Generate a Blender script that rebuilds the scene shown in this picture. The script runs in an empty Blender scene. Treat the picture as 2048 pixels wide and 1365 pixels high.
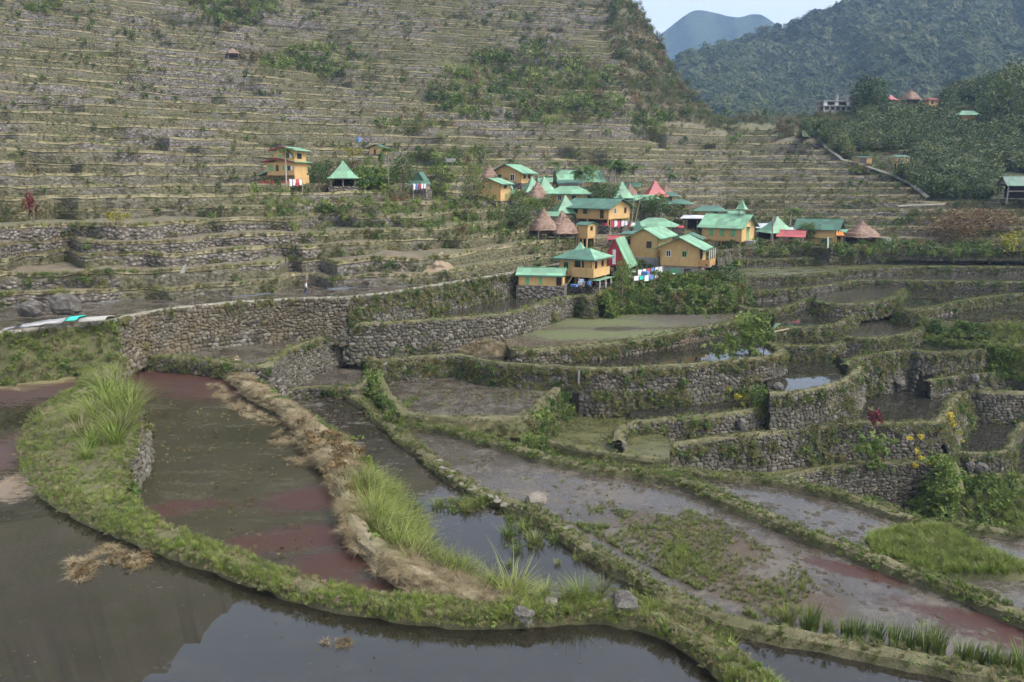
import bpy, math, random
import numpy as np
from mathutils import Vector, Matrix, Euler, noise as mn

random.seed(7); RNG = np.random.default_rng(7)
SC = bpy.context.scene
COL = SC.collection
# ------------------------------------------------------------------ camera
F = 1577.0                    # focal length in photo pixels (photo 2048 x 1365)
PITCH = math.radians(11.7)
cp, sp = math.cos(PITCH), math.sin(PITCH)
cam = bpy.data.cameras.new('camera'); camo = bpy.data.objects.new('camera', cam); COL.objects.link(camo)
cam.sensor_width = 36.0; cam.lens = F / 2048 * 36; cam.clip_start = 0.5; cam.clip_end = 9000
camo.location = (0, 0, 0); camo.rotation_euler = (math.pi / 2 - PITCH, 0, 0)
SC.camera = camo
# ------------------------------------------------------------------ sky, sun, exposure
SUN_EL, SUN_AZ = math.radians(52), math.radians(112)     # azimuth clockwise from +Y (view direction)
W = bpy.data.worlds.new('World'); SC.world = W; W.use_nodes = True
nt = W.node_tree; nt.nodes.clear()
_o = nt.nodes.new('ShaderNodeOutputWorld'); _b = nt.nodes.new('ShaderNodeBackground'); _s = nt.nodes.new('ShaderNodeTexSky')
_s.sky_type = 'NISHITA'; _s.sun_disc = False; _s.sun_elevation = SUN_EL; _s.sun_rotation = SUN_AZ
_s.air_density = 1.0; _s.dust_density = 4.0; _s.ozone_density = 1.0; _s.altitude = 1100
_b.inputs[1].default_value = 0.15
_h = nt.nodes.new('ShaderNodeHueSaturation'); _h.inputs['Saturation'].default_value = .42; _h.inputs['Value'].default_value = 1.0     # thin high cloud greys the whole sky
nt.links.new(_s.outputs[0], _h.inputs['Color']); nt.links.new(_h.outputs[0], _b.inputs[0]); nt.links.new(_b.outputs[0], _o.inputs[0])
sun = bpy.data.lights.new('sun', 'SUN'); sun.energy = 2.0; sun.angle = math.radians(32); sun.color = (1.0, 0.95, 0.87)
suno = bpy.data.objects.new('sun', sun); COL.objects.link(suno)
_d = Vector((math.sin(SUN_AZ) * math.cos(SUN_EL), math.cos(SUN_AZ) * math.cos(SUN_EL), math.sin(SUN_EL)))
suno.rotation_euler = _d.to_track_quat('Z', 'Y').to_euler(); suno.location = (60, 30, 90)
SC.view_settings.view_transform = 'Standard'; SC.view_settings.look = 'None'
SC.view_settings.exposure = 1.52; SC.view_settings.gamma = 1.0; SC.view_settings.use_curve_mapping = False
SC.render.engine = 'CYCLES'
SC.cycles.use_denoising = True; SC.cycles.use_adaptive_sampling = True; SC.cycles.adaptive_threshold = .035; SC.cycles.adaptive_min_samples = 20
SC.cycles.max_bounces = 5; SC.cycles.diffuse_bounces = 2; SC.cycles.glossy_bounces = 2; SC.cycles.transmission_bounces = 2
SC.cycles.volume_bounces = 1; SC.cycles.transparent_max_bounces = 4
SC.cycles.caustics_reflective = False; SC.cycles.caustics_refractive = False

# ------------------------------------------------------------------ pixel <-> world helpers
def ray(px, py):
    u = (px - 1024) / F; v = (682.5 - py) / F
    return u, cp + v * sp, -sp + v * cp
def G(px, py, z):                       # point of the level z seen at a photo pixel
    a, b, c = ray(px, py); s = z / c
    return Vector((a * s, b * s, z))
def AT(px, py, D):                      # point at forward distance D seen at a photo pixel
    a, b, c = ray(px, py); s = D / b
    return Vector((a * s, D, c * s))
def pix(p):
    x, y, z = p
    w = y * cp - z * sp
    return 1024 + F * x / w, 682.5 - F * (y * sp + z * cp) / w
def inview(p, m=140):
    if p[1] < 4: return False
    x, y = pix(p)
    return -m < x < 2048 + m and -m < y < 1365 + m
def N3(x, y, z=0.0): return mn.noise(Vector((x, y, z)))
def NP(p, s, o=0.0): return mn.noise(Vector((p[0] * s + o, p[1] * s - o, p[2] * s + 2 * o)))

# ------------------------------------------------------------------ materials
def lin(r, g, b):
    f = lambda c: (c / 255 / 12.92) if c / 255 <= .04045 else ((c / 255 + .055) / 1.055) ** 2.4
    return (f(r), f(g), f(b), 1)
class MT:
    """small helper round a Principled node tree"""
    def __init__(s, name, rough=.8, spec=.3):
        s.m = bpy.data.materials.new(name); s.m.use_nodes = True
        s.t = s.m.node_tree; s.n = s.t.nodes; s.l = s.t.links
        s.b = s.n['Principled BSDF']; s.out = s.n['Material Output']
        s.b.inputs['Roughness'].default_value = rough
        s.b.inputs['Specular IOR Level'].default_value = spec
        s._pos = None
    def pos(s):
        if s._pos is None: s._pos = s.n.new('ShaderNodeNewGeometry').outputs['Position']
        return s._pos
    def objco(s): return s.n.new('ShaderNodeTexCoord').outputs['Object']
    def mapping(s, vec, scale=(1, 1, 1), loc=(0, 0, 0), rot=(0, 0, 0)):
        m = s.n.new('ShaderNodeMapping'); s.l.new(vec, m.inputs[0])
        m.inputs['Scale'].default_value = scale; m.inputs['Location'].default_value = loc; m.inputs['Rotation'].default_value = rot
        return m.outputs[0]
    def noise(s, scale, detail=3, rough=.55, vec=None, dist=0):
        n = s.n.new('ShaderNodeTexNoise'); s.l.new(vec if vec is not None else s.pos(), n.inputs['Vector'])
        n.inputs['Scale'].default_value = scale; n.inputs['Detail'].default_value = detail; n.inputs['Roughness'].default_value = rough
        n.inputs['Distortion'].default_value = dist
        return n.outputs[0]
    def voro(s, scale, vec=None, feature='F1', out=0):
        n = s.n.new('ShaderNodeTexVoronoi'); n.feature = feature; s.l.new(vec if vec is not None else s.pos(), n.inputs['Vector'])
        n.inputs['Scale'].default_value = scale
        return n.outputs[out]
    def rng(s, v, a, b, c=0., d=1.):
        n = s.n.new('ShaderNodeMapRange'); s.l.new(v, n.inputs[0])
        for i, k in enumerate((a, b, c, d)): n.inputs[i + 1].default_value = k
        n.clamp = True
        return n.outputs[0]
    def math(s, op, a, b=0.):
        n = s.n.new('ShaderNodeMath'); n.operation = op
        for i, v in enumerate((a, b)):
            if isinstance(v, (int, float)): n.inputs[i].default_value = v
            else: s.l.new(v, n.inputs[i])
        return n.outputs[0]
    def mix(s, f, a, b, mode='MIX'):
        n = s.n.new('ShaderNodeMix'); n.data_type = 'RGBA'; n.blend_type = mode
        for i, v in ((0, f), (6, a), (7, b)):
            if isinstance(v, (int, float)): n.inputs[i].default_value = v
            elif isinstance(v, tuple): n.inputs[i].default_value = v if len(v) == 4 else v + (1,)
            else: s.l.new(v, n.inputs[i])
        return n.outputs[2]
    def ramp(s, v, stops):
        n = s.n.new('ShaderNodeValToRGB'); s.l.new(v, n.inputs[0]); e = n.color_ramp.elements
        while len(e) < len(stops): e.new(.5)
        for q, (p, c) in zip(e, stops): q.position = p; q.color = c if len(c) == 4 else c + (1,)
        return n.outputs[0]
    def rand(s): return s.n.new('ShaderNodeObjectInfo').outputs['Random']
    def col(s, v):
        if isinstance(v, tuple): s.b.inputs['Base Color'].default_value = v if len(v) == 4 else v + (1,)
        else: s.l.new(v, s.b.inputs['Base Color'])
        return s
    def rough(s, v): s.l.new(v, s.b.inputs['Roughness']); return s
    def bump(s, h, strength=.5, dist=.1):
        n = s.n.new('ShaderNodeBump'); s.l.new(h, n.inputs['Height']); n.inputs['Strength'].default_value = strength
        n.inputs['Distance'].default_value = dist; s.l.new(n.outputs[0], s.b.inputs['Normal'])
        return s
    def translucent(s, colour, f=.3):
        t = s.n.new('ShaderNodeBsdfTranslucent'); mx = s.n.new('ShaderNodeMixShader'); mx.inputs[0].default_value = f
        if isinstance(colour, tuple): t.inputs[0].default_value = colour
        else: s.l.new(colour, t.inputs[0])
        s.l.new(s.b.outputs[0], mx.inputs[1]); s.l.new(t.outputs[0], mx.inputs[2]); s.l.new(mx.outputs[0], s.out.inputs[0])
        return s
M = {}
def leafmat(key, c1, c2, c3, tr=.25):
    m = MT(key, .6, .25); r = m.rand()
    n = m.noise(.35, 2)
    v = m.math('ADD', m.math('MULTIPLY', r, .65), m.math('MULTIPLY', n, .4))
    c = m.ramp(v, [(.12, c1), (.5, c2), (.88, c3)])
    m.col(c).translucent(c, tr); M[key] = m.m
leafmat('grass_green', (.06, .095, .022), (.105, .15, .032), (.18, .20, .06))
leafmat('grass_lime', (.095, .14, .024), (.15, .20, .036), (.235, .26, .075))
leafmat('grass_olive', (.075, .085, .034), (.13, .13, .055), (.215, .195, .10))
leafmat('grass_dry', (.155, .118, .062), (.25, .20, .115), (.36, .30, .19))
leafmat('leaf', (.028, .058, .015), (.06, .105, .022), (.12, .165, .036))
leafmat('leaf_bright', (.06, .105, .022), (.105, .155, .03), (.175, .215, .05))
leafmat('leaf_yellow', (.13, .15, .02), (.25, .23, .022), (.42, .32, .03))
leafmat('leaf_red', (.06, .01, .014), (.16, .014, .025), (.10, .02, .02))
leafmat('leaf_rust', (.085, .06, .026), (.13, .085, .036), (.17, .115, .05))
leafmat('moss', (.06, .07, .02), (.10, .10, .028), (.155, .135, .042))
leafmat('forest_leaf', (.034, .055, .018), (.072, .10, .032), (.13, .145, .052), .14)
def simple(key, c, rough=.7, spec=.3, var=.18, sc=1.2):
    m = MT(key, rough, spec); n = m.noise(sc, 4); c = c[:3]
    n2 = m.noise(sc * 9, 2)
    v = m.math('ADD', m.math('MULTIPLY', n, .7), m.math('MULTIPLY', n2, .3))
    m.col(m.mix(m.rng(v, .3, .7), tuple(k * (1 - var) for k in c), tuple(min(1, k * (1 + var)) for k in c)))
    M[key] = m.m
    return m
def boardpaint(key, c):
    m = MT(key, .7, .25); oc = m.objco(); n = m.noise(.7, 4); d = m.noise(5, 4, .65, m.mapping(m.pos(), (1, 1, .25))); wv = m.n.new('ShaderNodeTexWave'); wv.wave_type = 'BANDS'; wv.bands_direction = 'Z'; wv.inputs['Scale'].default_value = 2.6; wv.inputs['Distortion'].default_value = .3; m.l.new(oc, wv.inputs[0])
    a = m.mix(m.rng(n, .3, .7), tuple(k * .86 for k in c), tuple(k * 1.1 for k in c)); a = m.mix(m.rng(d, .52, .72, 0, .6), a, tuple(k * .5 + .02 for k in c)); a = m.mix(m.rng(wv.outputs[0], .82, 1., 0, .4), a, tuple(k * .5 for k in c))
    m.col(a); m.bump(wv.outputs[0], .2, .02); M[key] = m.m
boardpaint('paint_yellow', (.50, .325, .135))
boardpaint('paint_yellow_dark', (.38, .22, .08))
simple('paint_mint', (.12, .32, .15), .5, .4, .15)
simple('paint_red', (.38, .035, .045), .55, .4, .15)
simple('paint_maroon', (.16, .03, .03), .6)
simple('wood_dark', (.055, .038, .026), .8)
simple('wood_grey', (.20, .17, .14), .85)
simple('bamboo', (.36, .30, .19), .7)
simple('concrete', (.27, .26, .24), .85, .2, .22)
simple('white_paint', (.66, .65, .62), .6)
simple('cloth_white', (.62, .63, .66), .85)
simple('cloth_red', (.45, .05, .07), .85)
simple('cloth_blue', (.10, .20, .42), .85)
simple('cloth_teal', (.03, .42, .33), .6)
simple('plastic_sheet', (.17, .175, .175), .35, .5, .2)
simple('tarp_orange', (.66, .19, .04), .6)
simple('metal_grey', (.42, .44, .47), .45, .5, .2)
simple('skin', (.22, .11, .065), .6)
simple('trunk', (.11, .085, .06), .9)
simple('palm_trunk', (.30, .27, .22), .9)
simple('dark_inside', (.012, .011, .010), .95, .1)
simple('flagstone', (.155, .14, .115), .85, .2, .25, 3)
simple('thatch_core', (.10, .066, .045), .95, .1)
def metalroof(key, c, rough=.5, fade=.22):
    m = MT(key, rough, .4); oc = m.objco()
    n = m.noise(.9, 5, .65); w = m.noise(14, 2, .5, m.mapping(oc, (1, .08, .08)))
    pn = m.n.new('ShaderNodeTexWhiteNoise'); pn.noise_dimensions = '3D'; sn = m.n.new('ShaderNodeVectorMath'); sn.operation = 'FLOOR'; m.l.new(m.mapping(oc, (1.15, 1.15, .3), (.3, .2, 0)), sn.inputs[0]); m.l.new(sn.outputs[0], pn.inputs[0])
    v = m.math('ADD', m.math('ADD', m.math('MULTIPLY', n, .4), m.math('MULTIPLY', w, .2)), m.math('MULTIPLY', pn.outputs[0], .4))
    dull = tuple(k * .62 + .03 for k in c); lite = tuple(min(1, k * (1 + fade) + .03) for k in c)
    cc = m.mix(m.rng(v, .28, .72), dull, lite); st = m.noise(2.2, 5, .7, m.mapping(oc, (1.6, .5, .5)))
    cc = m.mix(m.rng(st, .56, .72, 0, .6), cc, (.15, .11, .08))
    m.col(cc); m.rough(m.rng(n, .3, .7, rough - .1, rough + .15)); m.bump(w, .12, .03); M[key] = m.m
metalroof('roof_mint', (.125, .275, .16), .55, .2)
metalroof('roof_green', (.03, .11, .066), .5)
metalroof('roof_deep', (.012, .085, .06))
metalroof('roof_red', (.33, .05, .05))
metalroof('roof_tin', (.48, .50, .56))
def thatchmat():
    m = MT('thatch', .95, .05); n = m.noise(1.0, 5, .7); s = m.noise(10, 3, .6, m.mapping(m.objco(), (1, 1, .12)))
    v = m.math('ADD', m.math('MULTIPLY', n, .5), m.math('MULTIPLY', s, .5))
    m.col(m.ramp(v, [(.28, (.10, .066, .05)), (.5, (.22, .15, .115)), (.72, (.34, .25, .20))])); m.bump(s, .9, .12); M['thatch'] = m.m
thatchmat()
def stonemat(key, warm=0.):
    m = MT(key, .9, .2); r = m.rand(); n = m.noise(3.2, 5, .65); big = m.noise(.35, 3)
    base = m.ramp(r, [(.0, (.038, .033, .027)), (.35, (.078, .068, .056)), (.7, (.118, .104, .087)), (1., (.185, .168, .145))])
    lich = m.mix(m.rng(n, .48, .66, 0, .75), base, (.085, .08, .035))
    ton = m.mix(m.rng(big, .4, .65, 0, .55), lich, (.135, .098, .05) if warm else (.085, .082, .065))
    m.col(ton); m.bump(m.noise(9, 5, .7), .6, .06); M[key] = m.m
stonemat('stone'); stonemat('stone_warm', 1.)
def rockmat():
    m = MT('rock', .92, .2); n = m.noise(2.2, 6, .7); k = m.noise(12, 4, .7)
    m.col(m.mix(m.rng(k, .5, .62, 0, .6), m.ramp(n, [(.3, (.04, .035, .03)), (.55, (.09, .083, .072)), (.75, (.18, .17, .155))]), (.17, .16, .145)))
    m.bump(m.noise(5, 6, .7), .8, .12); M['rock'] = m.m
rockmat()
def earthmat(key, a, b, c, sc=1.0):
    m = MT(key, .95, .15); n = m.noise(.5 * sc, 5, .65); k = m.noise(6 * sc, 4, .7)
    v = m.math('ADD', m.math('MULTIPLY', n, .55), m.math('MULTIPLY', k, .45))
    m.col(m.ramp(v, [(.32, a), (.5, b), (.68, c)])); m.bump(k, .7, .1); M[key] = m.m
earthmat('earth', (.055, .046, .032), (.10, .085, .055), (.17, .145, .095))
earthmat('wall_core', (.03, .028, .02), (.065, .06, .04), (.11, .10, .065))
earthmat('bund_earth', (.05, .05, .024), (.10, .095, .05), (.185, .165, .105), 1.6)
earthmat('hay', (.125, .10, .06), (.225, .19, .12), (.33, .285, .195), 1.5)
earthmat('path', (.12, .11, .085), (.19, .175, .14), (.28, .26, .21))
earthmat('landslide', (.13, .10, .065), (.20, .155, .105), (.27, .215, .155))

# ------------------------------------------------------------------ mesh helpers
class MB:
    def __init__(s): s.v = []; s.f = []
    def add(s, vs, fs):
        o = len(s.v); s.v += [tuple(v) for v in vs]; s.f += [tuple(i + o for i in f) for f in fs]; return s
    def box(s, x0, x1, y0, y1, z0, z1):
        return s.add([(x0, y0, z0), (x1, y0, z0), (x1, y1, z0), (x0, y1, z0), (x0, y0, z1), (x1, y0, z1), (x1, y1, z1), (x0, y1, z1)],
                     [(0, 3, 2, 1), (4, 5, 6, 7), (0, 1, 5, 4), (1, 2, 6, 5), (2, 3, 7, 6), (3, 0, 4, 7)])
    def bar(s, a, b, w=.06, h=None):
        a = Vector(a); b = Vector(b); d = (b - a).normalized(); h = h or w
        u = d.cross(Vector((0, 0, 1)));
        if u.length < 1e-3: u = Vector((1, 0, 0))
        u.normalize(); v = u.cross(d); vs = []
        for p in (a, b):
            for i, j in ((-1, -1), (1, -1), (1, 1), (-1, 1)): vs.append(p + u * i * w / 2 + v * j * h / 2)
        return s.add(vs, [(0, 1, 2, 3), (7, 6, 5, 4), (0, 4, 5, 1), (1, 5, 6, 2), (2, 6, 7, 3), (3, 7, 4, 0)])
    def tube(s, pts, rad, n=6):
        pts = [Vector(p) for p in pts]; rs = rad if isinstance(rad, (list, tuple)) else [rad] * len(pts); vs = []
        for i, p in enumerate(pts):
            d = (pts[min(i + 1, len(pts) - 1)] - pts[max(i - 1, 0)]).normalized()
            u = d.cross(Vector((.3, .9, .1))).normalized(); v = u.cross(d)
            for k in range(n):
                a = 2 * math.pi * k / n; vs.append(p + (u * math.cos(a) + v * math.sin(a)) * rs[i])
        fs = [(i * n + k, i * n + (k + 1) % n, (i + 1) * n + (k + 1) % n, (i + 1) * n + k) for i in range(len(pts) - 1) for k in range(n)]
        fs += [tuple(range(n - 1, -1, -1)), tuple((len(pts) - 1) * n + k for k in range(n))]
        return s.add(vs, fs)
    def build(s, name, mat, parent=None, smooth=False): return mesh_obj(name, s.v, s.f, mat, parent, smooth)
def mesh_data(name, v, f, mat, smooth=False):
    me = bpy.data.meshes.new(name); me.from_pydata([tuple(p) for p in v], [], [tuple(q) for q in f])
    if mat: me.materials.append(M[mat] if isinstance(mat, str) else mat)
    if smooth: me.polygons.foreach_set('use_smooth', [True] * len(me.polygons))
    me.update(); return me
def link(o, parent=None):
    COL.objects.link(o)
    if parent: o.parent = parent
    return o
def mesh_obj(name, v, f, mat, parent=None, smooth=False):
    return link(bpy.data.objects.new(name, mesh_data(name, v, f, mat, smooth)), parent)
LABELS = {}
def tag(o, label=None, cat=None, group=None, kind=None):
    if label:
        o['label'] = label; LABELS.setdefault(label, []).append(o)
    if cat: o['category'] = cat
    if group: o['group'] = group
    if kind: o['kind'] = kind
    return o
def thing(name, label, cat, loc, rz=0, group=None, scale=1):
    o = bpy.data.objects.new(name, None); o.empty_display_size = .3; COL.objects.link(o)
    o.location = loc; o.rotation_euler = (0, 0, rz); o.scale = (scale,) * 3
    return tag(o, label, cat, group)
def struct(o): o['kind'] = 'structure'; return o
def copy_tree(o, parent=None):
    c = o.copy(); COL.objects.link(c); c.parent = parent
    for k in list(o.children): copy_tree(k, c)
    return c
# polylines
def resample(P, step):
    P = [Vector(p) for p in P]; L = [0]
    for a, b in zip(P, P[1:]): L.append(L[-1] + (b - a).length)
    n = max(2, int(L[-1] / step) + 1); out = []; j = 0
    for i in range(n):
        s = L[-1] * i / (n - 1)
        while j < len(P) - 2 and L[j + 1] < s: j += 1
        t = (s - L[j]) / max(1e-6, L[j + 1] - L[j]); out.append(P[j].lerp(P[j + 1], t))
    return out
def smoothline(P, it=2):
    for _ in range(it):
        Q = [P[0]]
        for a, b in zip(P, P[1:]): Q += [a.lerp(b, .25), a.lerp(b, .75)]
        Q.append(P[-1]); P = Q
    return P
def normals2d(P):
    out = []
    for i in range(len(P)):
        d = P[min(i + 1, len(P) - 1)] - P[max(i - 1, 0)]; d.z = 0
        d = d.normalized() if d.length > 1e-6 else Vector((1, 0, 0)); out.append(Vector((d.y, -d.x, 0)))
    return out

# ------------------------------------------------------------------ scatter (uncountable cover only)
PROTO = {}
def protos(key, meshes):
    c = bpy.data.collections.new('cover_' + key); 
    for i, me in enumerate(meshes):
        c.objects.link(bpy.data.objects.new('%s_%02d' % (key, i), me))
    PROTO[key] = (c, len(meshes))
def node_group(coll, use_vec):
    g = bpy.data.node_groups.new('scatter', 'GeometryNodeTree')
    g.interface.new_socket('Geometry', in_out='INPUT', socket_type='NodeSocketGeometry'); g.interface.new_socket('Geometry', in_out='OUTPUT', socket_type='NodeSocketGeometry')
    gi = g.nodes.new('NodeGroupInput'); go = g.nodes.new('NodeGroupOutput'); ip = g.nodes.new('GeometryNodeInstanceOnPoints'); ci = g.nodes.new('GeometryNodeCollectionInfo')
    ci.inputs['Collection'].default_value = coll; ci.inputs['Separate Children'].default_value = True; ci.inputs['Reset Children'].default_value = True
    ip.inputs['Pick Instance'].default_value = True
    def attr(nm, ty):
        a = g.nodes.new('GeometryNodeInputNamedAttribute'); a.data_type = ty; a.inputs['Name'].default_value = nm
        return a.outputs['Attribute']
    L = g.links.new
    L(gi.outputs[0], ip.inputs['Points']); L(ci.outputs[0], ip.inputs['Instance']); L(attr('pid', 'INT'), ip.inputs['Instance Index'])
    L(attr('rot', 'FLOAT_VECTOR'), ip.inputs['Rotation']); L(attr('scl', 'FLOAT_VECTOR'), ip.inputs['Scale']); L(ip.outputs[0], go.inputs[0])
    return g
GROUPS = {}
def scatter(name, key, items, label=None, cat=None, parent=None):
    """items: list of (pos, euler, scale or (sx,sy,sz)); one object, geometry-node instances"""
    if not items: return None
    coll, n = PROTO[key]
    me = bpy.data.meshes.new(name); me.vertices.add(len(items))
    me.vertices.foreach_set('co', np.array([tuple(i[0]) for i in items], 'f').ravel())
    a = me.attributes.new('rot', 'FLOAT_VECTOR', 'POINT'); a.data.foreach_set('vector', np.array([tuple(i[1]) for i in items], 'f').ravel())
    sc_ = [(i[2],) * 3 if isinstance(i[2], (int, float)) else tuple(i[2]) for i in items]
    a = me.attributes.new('scl', 'FLOAT_VECTOR', 'POINT'); a.data.foreach_set('vector', np.array(sc_, 'f').ravel())
    a = me.attributes.new('pid', 'INT', 'POINT'); a.data.foreach_set('value', RNG.integers(0, n, len(items)).astype('i'))
    o = link(bpy.data.objects.new(name, me), parent)
    if key not in GROUPS: GROUPS[key] = node_group(coll, True)
    md = o.modifiers.new('cover', 'NODES'); md.node_group = GROUPS[key]
    tag(o, label, cat, kind='stuff')
    return o
def up_rot(tilt=.25): return (random.gauss(0, tilt), random.gauss(0, tilt), random.uniform(0, 6.283))
def n_rot(nv, tilt=.3):                     # z axis along nv, random spin
    q = Vector(nv).to_track_quat('Z', 'Y'); return (q.to_matrix().to_4x4() @ Matrix.Rotation(random.uniform(0, 6.283), 4, 'Z') @ Euler((random.gauss(0, tilt), random.gauss(0, tilt), 0)).to_matrix().to_4x4()).to_euler()

def blades(n, h, spread, width, bend, seed, mat, segs=3):
    r = random.Random(seed); v = []; f = []
    for _ in range(n):
        a = r.uniform(0, 6.283); rr = spread * math.sqrt(r.random()) * .6; hh = h * r.uniform(.55, 1.0); b = bend * r.uniform(.3, 1.2)
        ox, oy = rr * math.cos(a), rr * math.sin(a); a2 = a + r.gauss(0, .7); dx, dy = math.cos(a2), math.sin(a2); w = width * r.uniform(.7, 1.3)
        o = len(v)
        for k in range(segs + 1):
            t = k / segs; ww = w * (1 - t ** 1.5 * .95) / 2; ext = b * hh * t * t + .1 * spread * t; zz = hh * (t - .35 * b * t * t)
            v.append((ox + dx * ext - dy * ww, oy + dy * ext + dx * ww, zz)); v.append((ox + dx * ext + dy * ww, oy + dy * ext - dx * ww, zz))
        for k in range(segs): f.append((o + 2 * k, o + 2 * k + 1, o + 2 * k + 3, o + 2 * k + 2))
    return mesh_data('blades', v, f, mat)
def leaves(n, R, H, size, seed, mat, shell=.5, flat=0, aspect=1.8):
    """leaf cloud filling an ellipsoid dome of radius R and height H"""
    r = random.Random(seed); v = []; f = []
    cl = [(r.gauss(0, .45), r.gauss(0, .45), r.uniform(.1, .95)) for _ in range(max(3, n // 14))]
    for i in range(n):
        c = r.choice(cl); d = Vector((r.gauss(0, .22), r.gauss(0, .22), r.gauss(0, .16)))
        p = Vector((c[0], c[1], c[2] - .5)) + d
        q = p.length
        if q > .01 and q < shell: p *= (shell + r.random() * .3) / q
        p = Vector((p.x * R, p.y * R, max(.02, (p.z + .5) * H)))
        s = size * r.uniform(.6, 1.4); nz = Vector((r.gauss(0, 1), r.gauss(0, 1), r.gauss(.8, .7) + flat)).normalized()
        u = nz.cross(Vector((r.gauss(0, 1), r.gauss(0, 1), r.gauss(0, 1)))).normalized(); w = nz.cross(u)
        o = len(v); v += [p - u * s * aspect / 2, p + w * s * .5 - nz * s * .12, p + u * s * aspect / 2 - nz * s * .25, p - w * s * .5 - nz * s * .12]
        f.append((o, o + 1, o + 2)); f.append((o, o + 2, o + 3))
    return mesh_data('leafage', v, f, mat)
def band(P, key_h): pass
S = range
protos('grass_green', [blades(34, .8, .30, .030, .5, k, 'grass_green') for k in S(3)])
protos('grass_lime', [blades(34, .9, .35, .032, .55, 10 + k, 'grass_lime') for k in S(3)])
protos('grass_olive', [blades(30, .7, .34, .034, .6, 20 + k, 'grass_olive') for k in S(3)])
protos('grass_dry', [blades(30, .6, .34, .030, .7, 30 + k, 'grass_dry') for k in S(3)])
protos('grass_long', [blades(60, 1.7, .40, .034, .9, 40 + k, m_, 4) for k, m_ in enumerate(('grass_lime', 'grass_lime', 'grass_olive'))])
protos('hay_mat', [blades(46, .5, .5, .028, 2.4, 50 + k, 'grass_dry') for k in S(3)])
protos('leafy', [leaves(70, .5, .6, .13, 60 + k, 'leaf') for k in S(3)])
protos('leafy_bright', [leaves(70, .5, .6, .12, 70 + k, 'leaf_bright') for k in S(3)])
protos('weed', [leaves(46, .42, .32, .11, 80 + k, m_) for k, m_ in enumerate(('leaf_bright', 'leaf_bright', 'grass_olive'))])
protos('moss', [leaves(90, .5, .20, .095, 90 + k, m_, .2, 1) for k, m_ in enumerate(('moss', 'moss', 'grass_olive'))])
protos('vine', [leaves(60, .5, .24, .16, 100 + k, 'leaf_bright', .2, 1) for k in S(3)])
protos('yellow', [leaves(60, .5, .3, .15, 110 + k, 'leaf_yellow', .2, 1) for k in S(2)])
protos('rust', [leaves(60, .5, .4, .11, 120 + k, 'leaf_rust') for k in S(2)])
protos('canopy', [leaves(420, .5, .8, .075, 130 + k, 'forest_leaf', .45, .4, 1.4) for k in S(5)])
protos('scrub', [leaves(190, .5, .7, .09, 140 + k, m_, .4, .3, 1.5) for k, m_ in enumerate(('leaf', 'forest_leaf', 'grass_olive', 'leaf_rust'))])
def big_leaf_plant(n, seed, mat):              # banana / taro style clump
    r = random.Random(seed); v = []; f = []
    for i in range(n):
        a = r.uniform(0, 6.283); L = r.uniform(.6, 1.0); up = r.uniform(.4, 1.0); w = .13 * r.uniform(.8, 1.2); d = Vector((math.cos(a), math.sin(a), 0)); sd = Vector((-d.y, d.x, 0)); o = len(v)
        for k in range(5):
            t = k / 4; p = d * (L * t * .8) + Vector((0, 0, up * (t * 1.3 - t * t * .8))); ww = w * math.sin(math.pi * min(1, .12 + t * .9)) + .01
            v.append(p + sd * ww + Vector((0, 0, .03))); v.append(p); v.append(p - sd * ww + Vector((0, 0, .03)))
        for k in range(4):
            b = o + 3 * k; f += [(b, b + 1, b + 4, b + 3), (b + 1, b + 2, b + 5, b + 4)]
    return mesh_data('bigleaf', v, f, mat)
protos('banana', [big_leaf_plant(9, 150 + k, 'leaf_bright' if k else 'leaf') for k in S(3)])
stonemat('stone_pale'); simple('trouser', (.05, .06, .09), .8); earthmat('footpath', (.25, .23, .19), (.34, .32, .27), (.45, .43, .37))

def crown_blob(seed):
    r = random.Random(seed); V = []; Fc = []; n, m_ = 15, 9; off = Vector((seed * 3.1, seed, 0))
    for j in range(m_ + 1):
        t = math.pi * j / m_
        for i in range(n):
            a = 2 * math.pi * i / n; d = Vector((math.sin(t) * math.cos(a), math.sin(t) * math.sin(a), math.cos(t))); q = 1 + .42 * mn.noise(d * 2.0 + off) + .30 * mn.noise(d * 4.5 + off)
            V.append((d.x * .5 * q, d.y * .5 * q, .42 + d.z * .5 * q))
    for j in range(m_):
        for i in range(n): Fc.append((j * n + i, (j + 1) * n + i, (j + 1) * n + (i + 1) % n, j * n + (i + 1) % n))
    return mesh_data('crown_blob', V, Fc, 'forest_crown')
m = MT('forest_crown', .8, .1); k_ = m.noise(.6, 4, .7); r_ = m.rand(); v_ = m.math('ADD', m.math('MULTIPLY', r_, .6), m.math('MULTIPLY', k_, .4))
m.col(m.ramp(v_, [(.15, (.030, .045, .021)), (.5, (.064, .084, .036)), (.85, (.115, .125, .058))])); m.bump(m.noise(1.3, 5, .75), 1., 1.2); M['forest_crown'] = m.m
protos('crown', [crown_blob(k) for k in S(6)])
protos('clod', [blades(3, .02, .1, .02, .1, 900, 'earth')]) if False else None
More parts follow.
